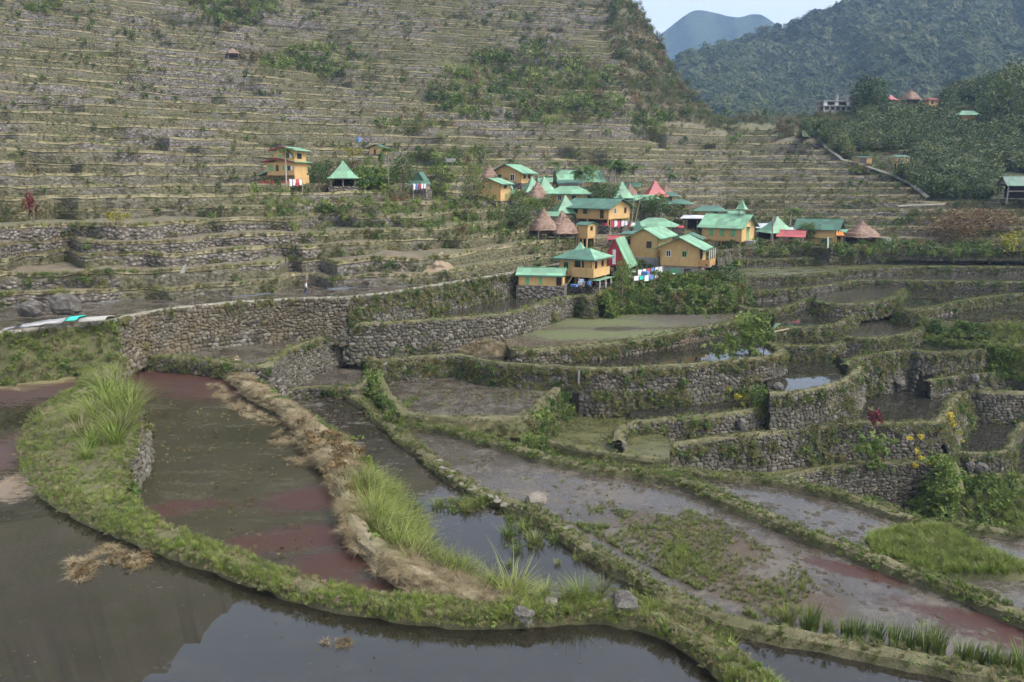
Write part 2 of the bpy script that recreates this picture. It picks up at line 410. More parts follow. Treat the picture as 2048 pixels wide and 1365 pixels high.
# ================================================================== TERRAIN: the big terraced hillside
def tt(y): return np.tan(PITCH + np.arctan((np.asarray(y, float) - 682.5) / F))
HT = {-900: [(700, 36), (590, 42), (450, 54), (372, 66), (300, 78), (200, 98), (100, 116), (0, 133), (-300, 188), (-950, 330)],
      0: [(700, 52), (650, 57), (590, 63), (540, 65), (490, 67), (450, 70), (400, 77), (372, 84), (300, 104), (200, 132), (100, 155), (0, 178), (-300, 235), (-950, 345)],
      300: [(700, 55), (620, 63), (590, 66), (540, 68), (490, 71), (450, 75), (400, 84), (372, 93), (300, 118), (200, 152), (100, 178), (0, 205), (-300, 270), (-950, 400)],
      600: [(700, 60), (590, 70), (540, 73), (480, 79), (430, 87), (372, 106), (300, 140), (200, 175), (100, 205), (0, 235), (-300, 310), (-950, 460)],
      900: [(700, 66), (560, 78), (520, 81), (480, 86), (430, 96), (372, 120), (300, 155), (200, 192), (100, 222), (0, 252), (-250, 330), (-950, 500)],
      1100: [(700, 72), (515, 97), (480, 101), (440, 112), (400, 124), (370, 135), (340, 150), (300, 166), (200, 203), (100, 233), (0, 262), (-950, 520)],
      1250: [(700, 72), (560, 88), (520, 98), (490, 106), (450, 117), (400, 132), (370, 144), (300, 172), (250, 192), (200, 210), (100, 240), (0, 268), (-950, 520)],
      1450: [(700, 76), (520, 108), (490, 115), (450, 127), (400, 146), (340, 170), (300, 188), (255, 212), (100, 275), (0, 310), (-950, 560)],
      1650: [(700, 76), (500, 115), (450, 130), (400, 147), (340, 172), (255, 215), (100, 290), (0, 330), (-950, 560)],
      2300: [(700, 74), (500, 112), (450, 125), (400, 142), (340, 170), (255, 215), (100, 290), (0, 330), (-950, 560)]}
HX = sorted(HT)
HY = np.arange(700, -951, -2.0)
HTAB = np.array([np.interp(-HY, [-a for a, _ in HT[x]], [b for _, b in HT[x]]) for x in HX])
def hcol(x):                                       # D along HY for a photo column
    x = min(max(x, HX[0]), HX[-1]); j = max(0, min(len(HX) - 2, int(np.searchsorted(HX, x)) - 1))
    t = (x - HX[j]) / (HX[j + 1] - HX[j]); return HTAB[j] * (1 - t) + HTAB[j + 1] * t
def HD(x, y): return float(np.interp(-y, -HY, hcol(x)))
def ground(x, y): return AT(x, y, HD(x, y))        # hillside point seen at a pixel
def interp_pts(pts, x): return float(np.interp(x, [p[0] for p in pts], [p[1] for p in pts]))
YTOP = [(-900, -930), (0, -850), (100, -790), (300, -590), (480, -440), (700, -265), (900, -150), (1100, -85), (1215, -45), (1245, -15), (1268, 8), (1300, 50), (1320, 78), (1336, 125), (1362, 168), (1398, 208), (1440, 246),
        (1500, 249), (1600, 250), (1640, 236), (1700, 222), (1760, 235), (2300, 300)]
def ss(a, b, x):
    t = min(1, max(0, (x - a) / (b - a))); return t * t * (3 - 2 * t)
XLIM = [(-900, 1195), (0, 1207), (60, 1213), (100, 1222), (170, 1240), (205, 1262), (225, 1285), (245, 1330), (258, 1420), (262, 3000), (700, 3000)]
XS = list(range(-880, -200, 34)) + list(range(-200, 2150, 7)) + list(range(2150, 2301, 30))
ZS = [-14.0]
while ZS[-1] < 70:
    z = ZS[-1]; ZS.append(z + (1.3 if z < -1 else 1.5 if z < 6 else 1.85 if z < 20 else 2.2) * random.uniform(.8, 1.22))
NR = len(ZS)
Zr = np.zeros((NR, len(XS))); Dr = np.zeros((NR, len(XS))); SM = np.zeros((NR, len(XS))); OKR = np.ones((NR, len(XS)), bool)
YR = np.zeros((NR, len(XS)))
for i, x in enumerate(XS):
    D = hcol(x); z = np.maximum.accumulate(-tt(HY) * D); y = np.interp(ZS, z, HY); d = np.interp(ZS, z, D)
    yt = interp_pts(YTOP, x)
    for k in range(NR):
        dn = d[min(k + 1, NR - 1)] - d[k]
        w = (N3(x * .009, k * 3.7, 1) * .55 + N3(x * .04, k * 9.1, 5) * .10) * max(.6, min(dn, 4.5))
        w *= 1 - .8 * ss(900, 960, x) * ss(330, 350, y[k])
        Zr[k, i] = ZS[k]; Dr[k, i] = d[k] + w; YR[k, i] = y[k]
        SM[k, i] = max(ss(interp_pts(XLIM, y[k]) - 4, interp_pts(XLIM, y[k]) + 14, x), ss(285, 268, y[k]) * ss(1530, 1580, x))
        OKR[k, i] = y[k] >= yt - 3 and ZS[k] > (-9.75 if x < 1140 else -11.6 if x < 1430 else -10.3)
for k in range(NR - 2, 0, -1):                      # some terraces run out and merge with the next
    for i, x in enumerate(XS):
        s = ss(.12, .38, N3(x * .0055 + 40, k * 5.3, 9))
        vm = ss(900, 960, x) * ss(330, 350, YR[k, i]); s *= 1 - vm
        Zr[k, i] += .3 * (1 - .6 * vm) * N3(x * .012, k * 4.1, 3)
        if s > 0: Dr[k, i] += s * .97 * (Dr[k + 1, i] - Dr[k, i])
for k in range(1, NR): Dr[k] = np.maximum(Dr[k], Dr[k - 1] + .15)
def colpt(x, D, z):
    u = (x - 1024) / F                              # keep the column's azimuth: x/D = u / (cp+v sp)
    w = D * cp - z * sp
    return (u * w, D, z)
def hillmats():
    m = MT('hill_tread', .95, .1); a = m.noise(.05, 4, .6); b = m.noise(.8, 5, .7); c = m.noise(5, 3, .7)
    v = m.math('ADD', m.math('MULTIPLY', b, .6), m.math('MULTIPLY', c, .4))
    g = m.ramp(v, [(.3, (.07, .074, .04)), (.5, (.125, .122, .07)), (.7, (.20, .183, .125))])
    e = m.ramp(v, [(.3, (.085, .07, .05)), (.5, (.15, .125, .092)), (.7, (.24, .205, .155))])
    m.col(m.mix(m.rng(a, .42, .58), g, e)); m.bump(c, .8, .25); M['hill_tread'] = m.m
    m = MT('hill_wall', .95, .1); p = m.mapping(m.pos(), (1, 1, 1.5)); a = m.noise(.055, 4, .65); vo = m.voro(2.3, p); cell = m.voro(2.3, p, out=1)
    h = m.noise(2.5, 5, .75); sep = m.n.new('ShaderNodeSeparateColor'); m.l.new(cell, sep.inputs[0])
    st = m.ramp(sep.outputs[0], [(0, (.11, .098, .09)), (.4, (.165, .146, .132)), (.8, (.215, .195, .178)), (1, (.28, .26, .24))])
    st = m.mix(m.rng(vo, .36, .6, 0, .55), st, (.075, .065, .05))
    st = m.mix(m.rng(h, .52, .68, 0, .8), st, (.12, .11, .05))
    gr = m.ramp(h, [(.3, (.062, .062, .032)), (.5, (.114, .108, .062)), (.68, (.185, .164, .108))])
    m.col(m.mix(m.rng(a, .46, .58), gr, st)); m.bump(m.math('ADD', m.math('MULTIPLY', vo, -.6), h), .9, .3); M['hill_wall'] = m.m
hillmats()
earthmat('hill_edge', (.10, .094, .048), (.18, .16, .092), (.27, .24, .155), .5)
STONY = [(-60, 330, 446, 524), (235, 625, 455, 545), (-60, 240, 575, 650), (250, 420, 150, 175)]
def in_stone(x, y): return any(a + 40 * N3(y * .05, a, 1) < x < b + 40 * N3(y * .05, b, 1) and c < y < d for a, b, c, d in STONY)
def stonefacemat():
    m = MT('hill_stone', .95, .1); p = m.mapping(m.pos(), (1, 1, 1.5)); vo = m.voro(2.5, p); ce = m.voro(2.5, p, out=1); h = m.noise(1.5, 5, .75); sep = m.n.new('ShaderNodeSeparateColor'); m.l.new(ce, sep.inputs[0])
    st = m.ramp(sep.outputs[0], [(0, (.115, .10, .086)), (.5, (.175, .155, .135)), (1, (.245, .222, .195))]); st = m.mix(m.rng(vo, .36, .56, 0, .8), st, (.065, .057, .048)); st = m.mix(m.rng(h, .50, .66, 0, .8), st, (.10, .094, .048))
    m.col(st); m.bump(m.math('MULTIPLY', vo, -1.), .9, .25); M['hill_stone'] = m.m
stonefacemat()
hv = []; hf = []
def quadstrip(A, B, ok, V, Fc):
    o = len(V); n = len(A); V += A; V += B
    for i in range(n - 1):
        if ok[i] and ok[i + 1]: Fc.append((o + i, o + i + 1, o + n + i + 1, o + n + i))
top = [[colpt(x, Dr[k, i], Zr[k, i]) for i, x in enumerate(XS)] for k in range(NR)]
base = []
for k in range(NR):
    row = []
    for i, x in enumerate(XS):
        zp = Zr[k - 1, i] if k else Zr[0, i] - 3
        zb = zp + SM[k, i] * (Zr[k, i] - zp); row.append(colpt(x, Dr[k, i] - .05 - .14 * (Zr[k, i] - zb), zb))
    base.append(row)
for k in range(NR - 1): quadstrip(top[k], base[k + 1], [bool(a and b) for a, b in zip(OKR[k], OKR[k + 1])], hv, hf)
# crest: the ground falls away behind the last visible row of every column
crest_a = []; crest_b = []; crest_c = []
for i, x in enumerate(XS):
    ks = [k for k in range(NR) if OKR[k, i]]; k = ks[-1]; p = top[k][i]
    crest_a.append(p); crest_b.append((p[0] * 1.05, p[1] * 1.05 + 6, p[2] + 1.0)); crest_c.append((p[0] * 1.5, p[1] * 1.5 + 60, p[2] - 45))
lowcol = [i for i, x in enumerate(XS) if 1210 < x]
okc = [x > 1205 for x in XS]
quadstrip(crest_a, crest_b, okc, hv, hf); quadstrip(crest_b, crest_c, okc, hv, hf)
# plain upper slope, out of the frame but mirrored in the paddies
UP = [x for x in range(-880, 1261, 14)]; prev = None
for s in range(0, 15):
    row = []
    for x in UP:
        D = hcol(x); z = np.maximum.accumulate(-tt(HY) * D); y0 = float(np.interp(ZS[-1], z, HY)); yt = min(interp_pts(YTOP, x), y0 - 4)
        y = y0 + (yt - y0) * s / 14; d = float(np.interp(-y, -HY, D)); q = AT(x, y, d + N3(x * .01, s * .5, 3) * 3 * min(s, 1)); q.z += (5 * N3(x * .02, 2, 5) + 2.5 * N3(x * .06, 3, 5)) * (s / 14) ** 3; row.append(tuple(q))
    if prev: quadstrip(prev, row, [True] * len(UP), hv, hf)
    prev = row
quadstrip(prev, [(p[0] * 1.5, p[1] * 1.5, p[2] - 60) for p in prev], [True] * len(UP), hv, hf)
HILL = mesh_obj('terraced_hillside', hv, hf, 'hill_tread'); struct(HILL)
tag(HILL, 'steep terraced hillside rising behind the village')
for k in range(1, NR):
    V = []; Fc = []
    A = base[k]; B = top[k]; mid = [((a[0] * .45 + b[0] * .55), (a[1] * .45 + b[1] * .55) - .12 + .3 * N3(x * .09, k * 2.2, 3), a[2] * .45 + b[2] * .55) for a, b, x in zip(A, B, XS)]
    ok = [bool(OKR[k, i]) for i in range(len(XS))]; dead = [Zr[k, i] - A[i][2] < .004 for i in range(len(XS))]; ok = [o_ and not (dead[i] and dead[max(0, i - 1)] and dead[min(len(XS) - 1, i + 1)]) for i, o_ in enumerate(ok)]
    if not any(ok): continue
    lipz = [min(.3, .22 * (b[2] - a[2])) * (1 + .7 * N3(x * .03, k * 1.3, 6)) for a, b, x in zip(A, B, XS)]
    lip0 = [(b[0], b[1] - .05, b[2] - l) for b, l in zip(B, lipz)]; lip1 = [(b[0], b[1] - .05 - .4 * l, b[2] - l * .8) for b, l in zip(B, lipz)]; lip2 = [(b[0], b[1] + .15, b[2] + .25 * l) for b, l in zip(B, lipz)]
    quadstrip(A, mid, ok, V, Fc); quadstrip(mid, lip0, ok, V, Fc); nw = len(Fc); quadstrip(lip0, lip1, ok, V, Fc); quadstrip(lip1, lip2, ok, V, Fc)
    used = sorted({q for f in Fc for q in f}); mp = {q: j for j, q in enumerate(used)}
    if not used: continue
    wo = mesh_obj('terrace_wall', [V[q] for q in used], [tuple(mp[q] for q in f) for f in Fc], 'hill_wall', HILL)
    wo.data.materials.append(M['hill_edge']); wo.data.materials.append(M['hill_stone'])
    wo.data.polygons.foreach_set('material_index', [2 if in_stone(*pix(V[f[0]])) else 0 for f in Fc[:nw]] + [1] * (len(Fc) - nw))

# ---- cover on the hillside: fringes on terrace edges, weeds on walls, scrub in the gullies
COVER = {}
def cov(zone, key, p, rot, s): COVER.setdefault((zone, key), []).append((p, rot, s))
LUSH = [(1060, 150, 150, 65), (1120, 215, 130, 35), (930, 190, 60, 40), (620, 120, 130, 30), (470, 15, 90, 30), (1300, 250, 60, 20), (830, 250, 80, 20), (700, 350, 140, 26), (900, 330, 80, 40),
        (620, 430, 90, 40), (850, 420, 160, 45), (560, 380, 80, 12), (1020, 430, 60, 40), (1750, 330, 60, 14), (80, 10, 40, 20), (1100, 110, 60, 20)]
def lush(x, y):
    b = 0
    for cx, cy, rx, ry in LUSH:
        d = ((x - cx) / rx) ** 2 + ((y - cy) / ry) ** 2; b = max(b, 1 - d * .6)
    return b + .5 * N3(x * .012, y * .03, 4)
for k in range(1, NR):
    for i, x in enumerate(XS):
        if not OKR[k, i] or not (-40 < x < 2090): continue
        y = YR[k, i]
        if y < -30 or y > 640: continue
        p = Vector(top[k][i]); b = Vector(base[k][i]); D = p.y; h = p.z - b.z; dx = 7 / F * D; L = lush(x, y)
        cliff = SM[k, i] > .5
        if x > 1560 and y < 400 and y < 250 + (x - 1625) * .62: continue    # belongs to the wooded spur
        f = min(2.2, max(.8, D / 110))
        if cliff:
            for _ in range(4):
                t = random.random(); q = p + Vector((random.uniform(-.6, .6) * dx, random.uniform(-2, 4), 0)); q.z = p.z - (p.y - q.y) * .55
                r = random.random(); cov('hillside', 'scrub' if r < .25 else 'canopy' if r < .3 else 'grass_olive' if r < .85 else 'grass_dry', q, up_rot(.3), random.uniform(1.2, 3.0))
            continue
        e = N3(x * .02, k * 1.7, 2); stony = in_stone(x, y)
        for _r in range(1 if y < 395 else 3):
          if h > .1 and random.random() < .75 + e * .5:
              key = 'grass_olive' if random.random() < .6 else ('grass_dry' if e < .2 else 'grass_lime')
              cov('hillside', key, p + Vector((random.uniform(-.5, .5) * dx, random.uniform(-.25, .3), -.12)), up_rot(.3), random.uniform(.5, .95) * f)
        for _r in range(1 if y < 395 else 3):
         if stony and random.random() < .6: break
         if h > .1 and random.random() < .30 + 1.1 * N3(x * .009, k * .9, 7) + .4 * max(0, L):
             t = random.random(); q = b.lerp(p, t); cov('hillside', random.choice(('grass_olive', 'moss', 'grass_olive', 'grass_green', 'moss', 'grass_olive', 'leafy')), q + Vector((random.uniform(-.5, .5) * dx, -.1, 0)), n_rot((0, -1, .8)), random.uniform(.5, 1.1) * f)
        if L > .35:
            nx = Vector(base[k + 1][i]) if k + 1 < NR else p + Vector((0, 3, 0))
            for _ in range(2 if L > .55 else 1):
                q = p.lerp(nx, random.random()) if random.random() < .6 else b.lerp(p, random.random()) + Vector((0, -.2, 0))
                if random.random() < .6:
                    key = random.choice(('leafy_bright', 'grass_green', 'grass_olive', 'grass_green', 'leafy_bright', 'grass_lime', 'grass_lime', 'scrub')); cov('hillside', key, q + Vector((random.uniform(-.5, .5) * dx, 0, 0)), up_rot(.3), random.uniform(.9, 2.0) * f)
        elif random.random() < .013 and not stony:
            cov('hillside', random.choice(('scrub', 'grass_green', 'rust')), p + Vector((0, random.uniform(0, 1.5), -.1)), up_rot(), random.uniform(.8, 1.7) * f)

# ================================================================== wooded spur on the right, far mountains
def gridmesh(xs, rows, mat, name, label):
    """rows: list of lists of points"""
    V = []; Fc = []
    for a, b in zip(rows, rows[1:]): quadstrip(a, b, [True] * len(xs), V, Fc)
    o = mesh_obj(name, V, Fc, mat, smooth=True); struct(o); tag(o, label); return o
earthmat('forest_floor', (.02, .028, .014), (.04, .05, .024), (.075, .08, .045), .4)
SPT = [(1560, 264), (1600, 254), (1640, 226), (1700, 214), (1760, 207), (1850, 201), (1900, 196), (1960, 182), (2048, 150), (2300, 70), (2500, 20)]
SPB = [(1560, 262), (1600, 256), (1632, 262), (1660, 292), (1700, 318), (1756, 338), (1812, 358), (1856, 386), (1900, 395), (2048, 400), (2500, 400)]
def SPD(x, y):
    b = interp_pts(SPB, x); t_ = interp_pts(SPT, x); d0 = HD(x, b) - 1.0 if b > 262 else 213
    d0 = min(d0, 213); d1 = 232 + (x - 1700) * .05
    f = (b - y) / max(1, b - t_); return d0 + (d1 - d0) * max(0, f) ** .9 if f >= 0 else d0 + f * 12
sx = list(range(1604, 2500, 14)); srows = []
for s in range(-2, 15):
    row = []
    for x in sx:
        b = interp_pts(SPB, x); t_ = interp_pts(SPT, x); y = b + (t_ - b) * s / 13 if s >= 0 else b - s * 8
        if s == 14:
            p = AT(x, t_, SPD(x, t_)); row.append((p.x * 1.2, p.y * 1.2, p.z - 14))
        else: row.append(tuple(AT(x, y, SPD(x, y) + N3(x * .02, s * .6, 8) * 2)))
    srows.append(row)
SPUR = gridmesh(sx, srows, 'forest_floor', 'wooded_hill', 'dark wooded spur to the right of the village terraces')
def spur(x, y): return AT(x, y, SPD(x, y))
for _ in range(5200):
    x = random.uniform(1600, 2150); b = interp_pts(SPB, x); t_ = interp_pts(SPT, x); y = random.uniform(t_ - 1, b + 3)
    if 1700 < x < 1830 and 305 < y < 352:
        if not (1708 < x < 1746 and y > 318) and not (1784 < x < 1820 and y > 312): cov('spur', random.choice(('scrub', 'grass_dry', 'rust', 'grass_olive')), spur(x, y), up_rot(.3), random.uniform(.5, 1.2))
        continue
    pathy = interp_pts([(1625, 250), (1640, 285), (1680, 320), (1740, 340), (1800, 360), (1850, 395)], x)
    if x < 1856 and -4 < y - pathy < 16: continue
    if any(a < x < b and c < y < d for a, b, c, d in ((1628, 1706, 0, 225), (1990, 2100, 345, 402))): continue
    q = spur(x, y); r = random.random(); hi = ss(320, 230, y) * ss(1690, 1800, x)
    if any(a < x < b and c < y < d for a, b, c, d in ((1600, 1718, 0, 262), (1758, 1846, 0, 240), (1846, 1888, 0, 246), (1903, 1966, 205, 268))): cov('spur', 'scrub', q, up_rot(.3), random.uniform(.6, 1.3)); continue
    if r < .30 + .35 * hi: cov('spur', 'canopy', q, up_rot(.15), random.uniform(2.0, 4.2) * (1 + .3 * hi))
    elif r < .42 + .35 * hi: cov('spur', 'crown', q, up_rot(.15), random.uniform(1.6, 3.2))
    elif r < .62 or hi > .6: cov('spur', 'scrub', q, up_rot(.3), random.uniform(1.6, 3.4))
    elif r < .82: cov('spur', 'banana', q, up_rot(.15), random.uniform(1.8, 3.6))
    else: cov('spur', random.choice(('leafy', 'leafy_bright', 'grass_green')), q, up_rot(.3), random.uniform(1.2, 2.6))

def mountmat(key, a, b, c, sc):
    m = MT(key, .95, .05); n = m.noise(sc, 8, .68); k = m.noise(sc * 5, 5, .7)
    v = m.math('ADD', m.math('MULTIPLY', n, .6), m.math('MULTIPLY', k, .4)); m.col(m.ramp(v, [(.35, a), (.5, b), (.66, c)])); m.bump(k, 1., 6); M[key] = m.m
mountmat('mountain_green', (.03, .05, .02), (.075, .09, .035), (.18, .17, .075), .012)
mountmat('mountain_far', (.03, .05, .03), (.045, .07, .04), (.06, .085, .05), .004)
MTT = [(1250, 175), (1300, 150), (1345, 134), (1375, 114), (1420, 104), (1480, 87), (1540, 67), (1600, 49), (1660, 29), (1700, 14), (1800, -36), (1950, -92), (2048, -122), (2300, -230), (2800, -330), (3300, -380)]
def MTD(x, f): return 380 + 470 * f ** .9 + 95 * (N3(x * .007 + f * 1.1, f * .8, 12)) + 40 * N3(x * .018 + f * 1.6, f * 2.4, 21)
def mtp(x, f):
    t_ = interp_pts(MTT, x); y = 330 + (t_ - 330) * f; return AT(x, y, MTD(x, f))
mx = list(range(1200, 3301, 20)); mr = [[tuple(mtp(x, s / 22)) for x in mx] for s in range(23)]
mr.append([(p[0] * 1.15, p[1] * 1.15, p[2] - 60) for p in mr[-1]])
MOUNT = gridmesh(mx, mr, 'mountain_green', 'forested_mountain', 'tall forested mountain slope filling the upper right')
for _ in range(19000):
    x = random.uniform(1300, 2090); f = random.random() ** .8 * .999 + .001
    p = mtp(x, f); q = pix(p)
    if not (-30 < q[1] < 275): continue
    dens = .6 + .8 * N3(x * .008, f * 3, 31) - .3 * ss(1640, 1400, x) * ss(.35, .8, f)
    if random.random() > dens + .25: continue
    g = random.random()
    cov('mountain', 'crown' if g < .5 else 'canopy' if g < .88 else 'scrub', p, up_rot(.12), (lambda s: (s * 1.15, s * 1.15, s * random.uniform(.8, 1.3)))(random.uniform(3.5, 7) if random.random() < .75 else random.uniform(7, 11)))
FAR = [(900, 190), (1100, 140), (1250, 108), (1310, 78), (1345, 50), (1375, 27), (1395, 20), (1420, 24), (1450, 31), (1480, 37), (1497, 30), (1520, 28), (1540, 40), (1580, 70), (1650, 110), (1800, 150), (2100, 190)]
fx = list(range(900, 2101, 12)); fr = []
for s in range(13):
    f = s / 12; fr.append([tuple(AT(x, 300 + (interp_pts(FAR, x) + 2.2 * N3(x * .11, 0, 3) - 300) * f, 1750 + 700 * f + 200 * N3(x * .012 + f * .8, f * 1.6, 14) + 70 * N3(x * .05, f * 5, 2))) for x in fx])
fr.append([(p[0] * 1.1, p[1] * 1.1, p[2] - 150) for p in fr[-1]])
gridmesh(fx, fr, 'mountain_far', 'distant_mountain', 'blue hazy mountain peak in the far distance')
gv = [(-1450, -40, -31), (2250, -40, -31), (2250, 2850, -31), (-1450, 2850, -31)]
g_ = mesh_obj('ground', gv, [(0, 1, 2, 3)], 'forest_floor'); struct(g_); tag(g_, 'dark valley ground below the terraces')
# ================================================================== NEAR TERRACES
def paddymat(key, mud, alt, emerge=(.55, .66), rough=.05, clump=None, blobs=(), sc=1.0, streak=(.6, 1.6, 1), rip=.02, mudrough=.55, ior=1.42):
    """shallow water over mud: glossy where flooded, matt where mud or floating weed breaks the surface"""
    m = MT(key, rough, .5); m.b.inputs['IOR'].default_value = ior
    P = m.mapping(m.pos(), streak); n = m.noise(.5 * sc, 5, .65, P); k = m.noise(3.5 * sc, 4, .7, P); f = m.noise(11 * sc, 3, .7, P)
    c = m.mix(m.rng(n, .35, .65), mud, alt); c = m.mix(m.rng(k, .35, .7, 0, .5), c, tuple(v * .45 for v in alt)); c = m.mix(m.rng(m.noise(2.2 * sc, 6, .78, P), .54, .66, 0, .7), c, tuple(v * 2.1 for v in mud))
    e = m.math('ADD', m.math('MULTIPLY', n, .45), m.math('ADD', m.math('MULTIPLY', k, .35), m.math('MULTIPLY', f, .2)))
    em = m.rng(e, *emerge); cl = clump or tuple(v * 1.25 for v in mud)
    c = m.mix(em, c, cl); rg = m.rng(em, 0, 1, rough, mudrough)
    for (px, py, z, rx, ry, rot, colr, rgh) in blobs:
        p = G(px, py, z); mp = m.n.new('ShaderNodeMapping'); mp.vector_type = 'TEXTURE'; m.l.new(m.pos(), mp.inputs[0])
        mp.inputs['Location'].default_value = p; mp.inputs['Rotation'].default_value = (0, 0, rot); mp.inputs['Scale'].default_value = (rx, ry, 1)
        ln = m.n.new('ShaderNodeVectorMath'); ln.operation = 'LENGTH'; m.l.new(mp.outputs[0], ln.inputs[0])
        s = m.math('ADD', ln.outputs['Value'], m.math('ADD', m.math('MULTIPLY', m.math('SUBTRACT', n, .5), 1.7), m.math('ADD', m.math('MULTIPLY', m.math('SUBTRACT', k, .5), 1.7), m.math('MULTIPLY', m.math('SUBTRACT', f, .5), 1.0))))
        f2 = m.noise(26, 4, .75); mk = m.rng(m.math('ADD', s, m.math('MULTIPLY', m.math('SUBTRACT', f2, .5), 1.6)), .66, 1.12, 1, 0); col2 = m.mix(m.rng(m.math('ADD', m.math('MULTIPLY', f, .5), m.math('MULTIPLY', f2, .5)), .36, .64), tuple(v * .5 for v in colr), tuple(v * 1.6 for v in colr))
        c = m.mix(mk, c, col2); rg = m.math('ADD', m.math('MULTIPLY', rg, m.math('SUBTRACT', 1, mk)), m.math('MULTIPLY', mk, rgh))
    m.col(c); m.rough(rg)
    m.bump(m.math('ADD', m.math('MULTIPLY', m.noise(1.1, 2), .12), m.math('MULTIPLY', em, .5)), .25, rip); M[key] = m.m
Z = dict(P0=-13.2, M=-14.2, A=-16.5, B=-17.4, C=-18.1, P8=-13.45, P9=-16.0, P6=-16.9, P4=-15.3, P5=-14.4, P10=-12.45, P11=-10.1, PS=-16.8, T3=-18.3, P7=-18.9, T2=-19.7, T1=-22.4, TV=-23.7, D2=-22.4)
RED = (.044, .019, .013); OLV = (.085, .080, .043); DUCK = (.082, .092, .036); TAN = (.40, .29, .165); GRASSY = (.10, .12, .03); BRN = (.13, .095, .062)
zM = Z['M']
paddymat('paddy_front', (.017, .016, .0105), (.024, .0215, .0145), (.57, .70), .012, (.032, .029, .02),
         [(95, 770, Z['P0'], 6.5, 4.2, .4, RED, .5), (20, 735, Z['P0'], 5, 4, 0, RED, .5), (60, 755, Z['P0'], 3, 2, 0, (.14, .12, .04), .8), (10, 900, Z['P0'], 2.2, 5, 0, RED, .5), (40, 960, Z['P0'], 1.6, 2.2, .3, BRN, .6)], .8, rip=.003, ior=1.8)
paddymat('paddy_olive', (.024, .0225, .012), (.034, .031, .017), (.52, .66), .10, (.066, .06, .033),
         [(330, 750, zM, 10, 5, .05, RED, .5), (450, 765, zM, 5.5, 4, 0, RED, .5), (640, 985, zM, 3.0, 1.6, .4, RED, .5), (345, 1010, zM, 2.2, 1.0, .3, RED, .5), (610, 1070, zM, 4.2, 1.3, .2, RED, .5), (690, 1120, zM, 3.0, 1.6, .6, RED, .5),
          (700, 1180, zM, 2.2, 1.2, .4, RED, .5), (655, 890, zM, 1.2, 4, .5, RED, .5)], 1.0, (.45, 1.5, 1), mudrough=.6)
paddymat('paddy_mud', (.048, .042, .033), (.066, .058, .046), (.50, .60), .10, (.11, .098, .08), (), .9, (.8, .8, 1))
paddymat('paddy_scum', (.022, .019, .0135), (.030, .026, .019), (.54, .59), .015, (.085, .075, .058), [(1010, 1090, Z['A'], 5.5, 4.0, -.4, (.018, .0165, .012), .015), (1180, 1160, Z['A'], 6.5, 2.5, -.6, (.018, .0165, .012), .015), (1350, 1250, Z['A'], 8, 2.5, -.5, (.018, .0165, .012), .015), (1600, 1320, Z['A'], 12, 3, -.3, (.018, .0165, .012), .015)], .75, (.7, 1.1, 1), rip=.004, ior=1.6)
paddymat('paddy_mud_b', (.052, .045, .036), (.07, .061, .049), (.49, .60), .09, (.105, .09, .072),
         [(1400, 1080, Z['B'], 5.0, 2.6, -.6, (.06, .044, .03), .8), (1530, 1180, Z['B'], 3.5, 2, -.5, (.06, .043, .03), .8), (1950, 1235, Z['B'], 3.6, .9, -.5, RED, .5), (2030, 1270, Z['B'], 3, 1.3, -.45, RED, .5), (1712, 1137, Z['B'], 3.2, .7, -.5, RED, .5)], 1.1, (.8, .8, 1))
paddymat('paddy_flood', (.032, .029, .022), (.046, .04, .031), (.62, .72), .13, (.085, .074, .058), (), .8, rip=.03, ior=1.5)
paddymat('paddy_stubble', (.045, .038, .029), (.062, .053, .041), (.48, .6), .14, (.098, .085, .066), (), 1.4, (1, 1, 1))
paddymat('paddy_duckweed', (.075, .062, .042), (.10, .082, .056), (.54, .64), .12, (.12, .11, .06),
         [(1260, 640, Z['P5'], 11, 4.0, .15, DUCK, .85), (1180, 664, Z['P5'], 7, 3, .1, DUCK, .8), (1370, 636, Z['P5'], 6, 3.5, 0, (.09, .08, .066), .3), (1340, 664, Z['P5'], 9, 2.0, .2, DUCK, .85), (1230, 655, Z['P5'], 3, 1.4, .2, (.07, .062, .045), .2)], .9)
paddymat('paddy_weedy', (.05, .052, .022), (.075, .074, .03), (.45, .6), .2, (.10, .098, .042), (), 1.2)
paddymat('pond_dark', (.020, .019, .014), (.032, .029, .022), (.72, .8), .012, (.07, .06, .045), (), .7, rip=.003, ior=1.5)
earthmat('grass_ground', (.05, .056, .024), (.09, .092, .042), (.145, .13, .07))

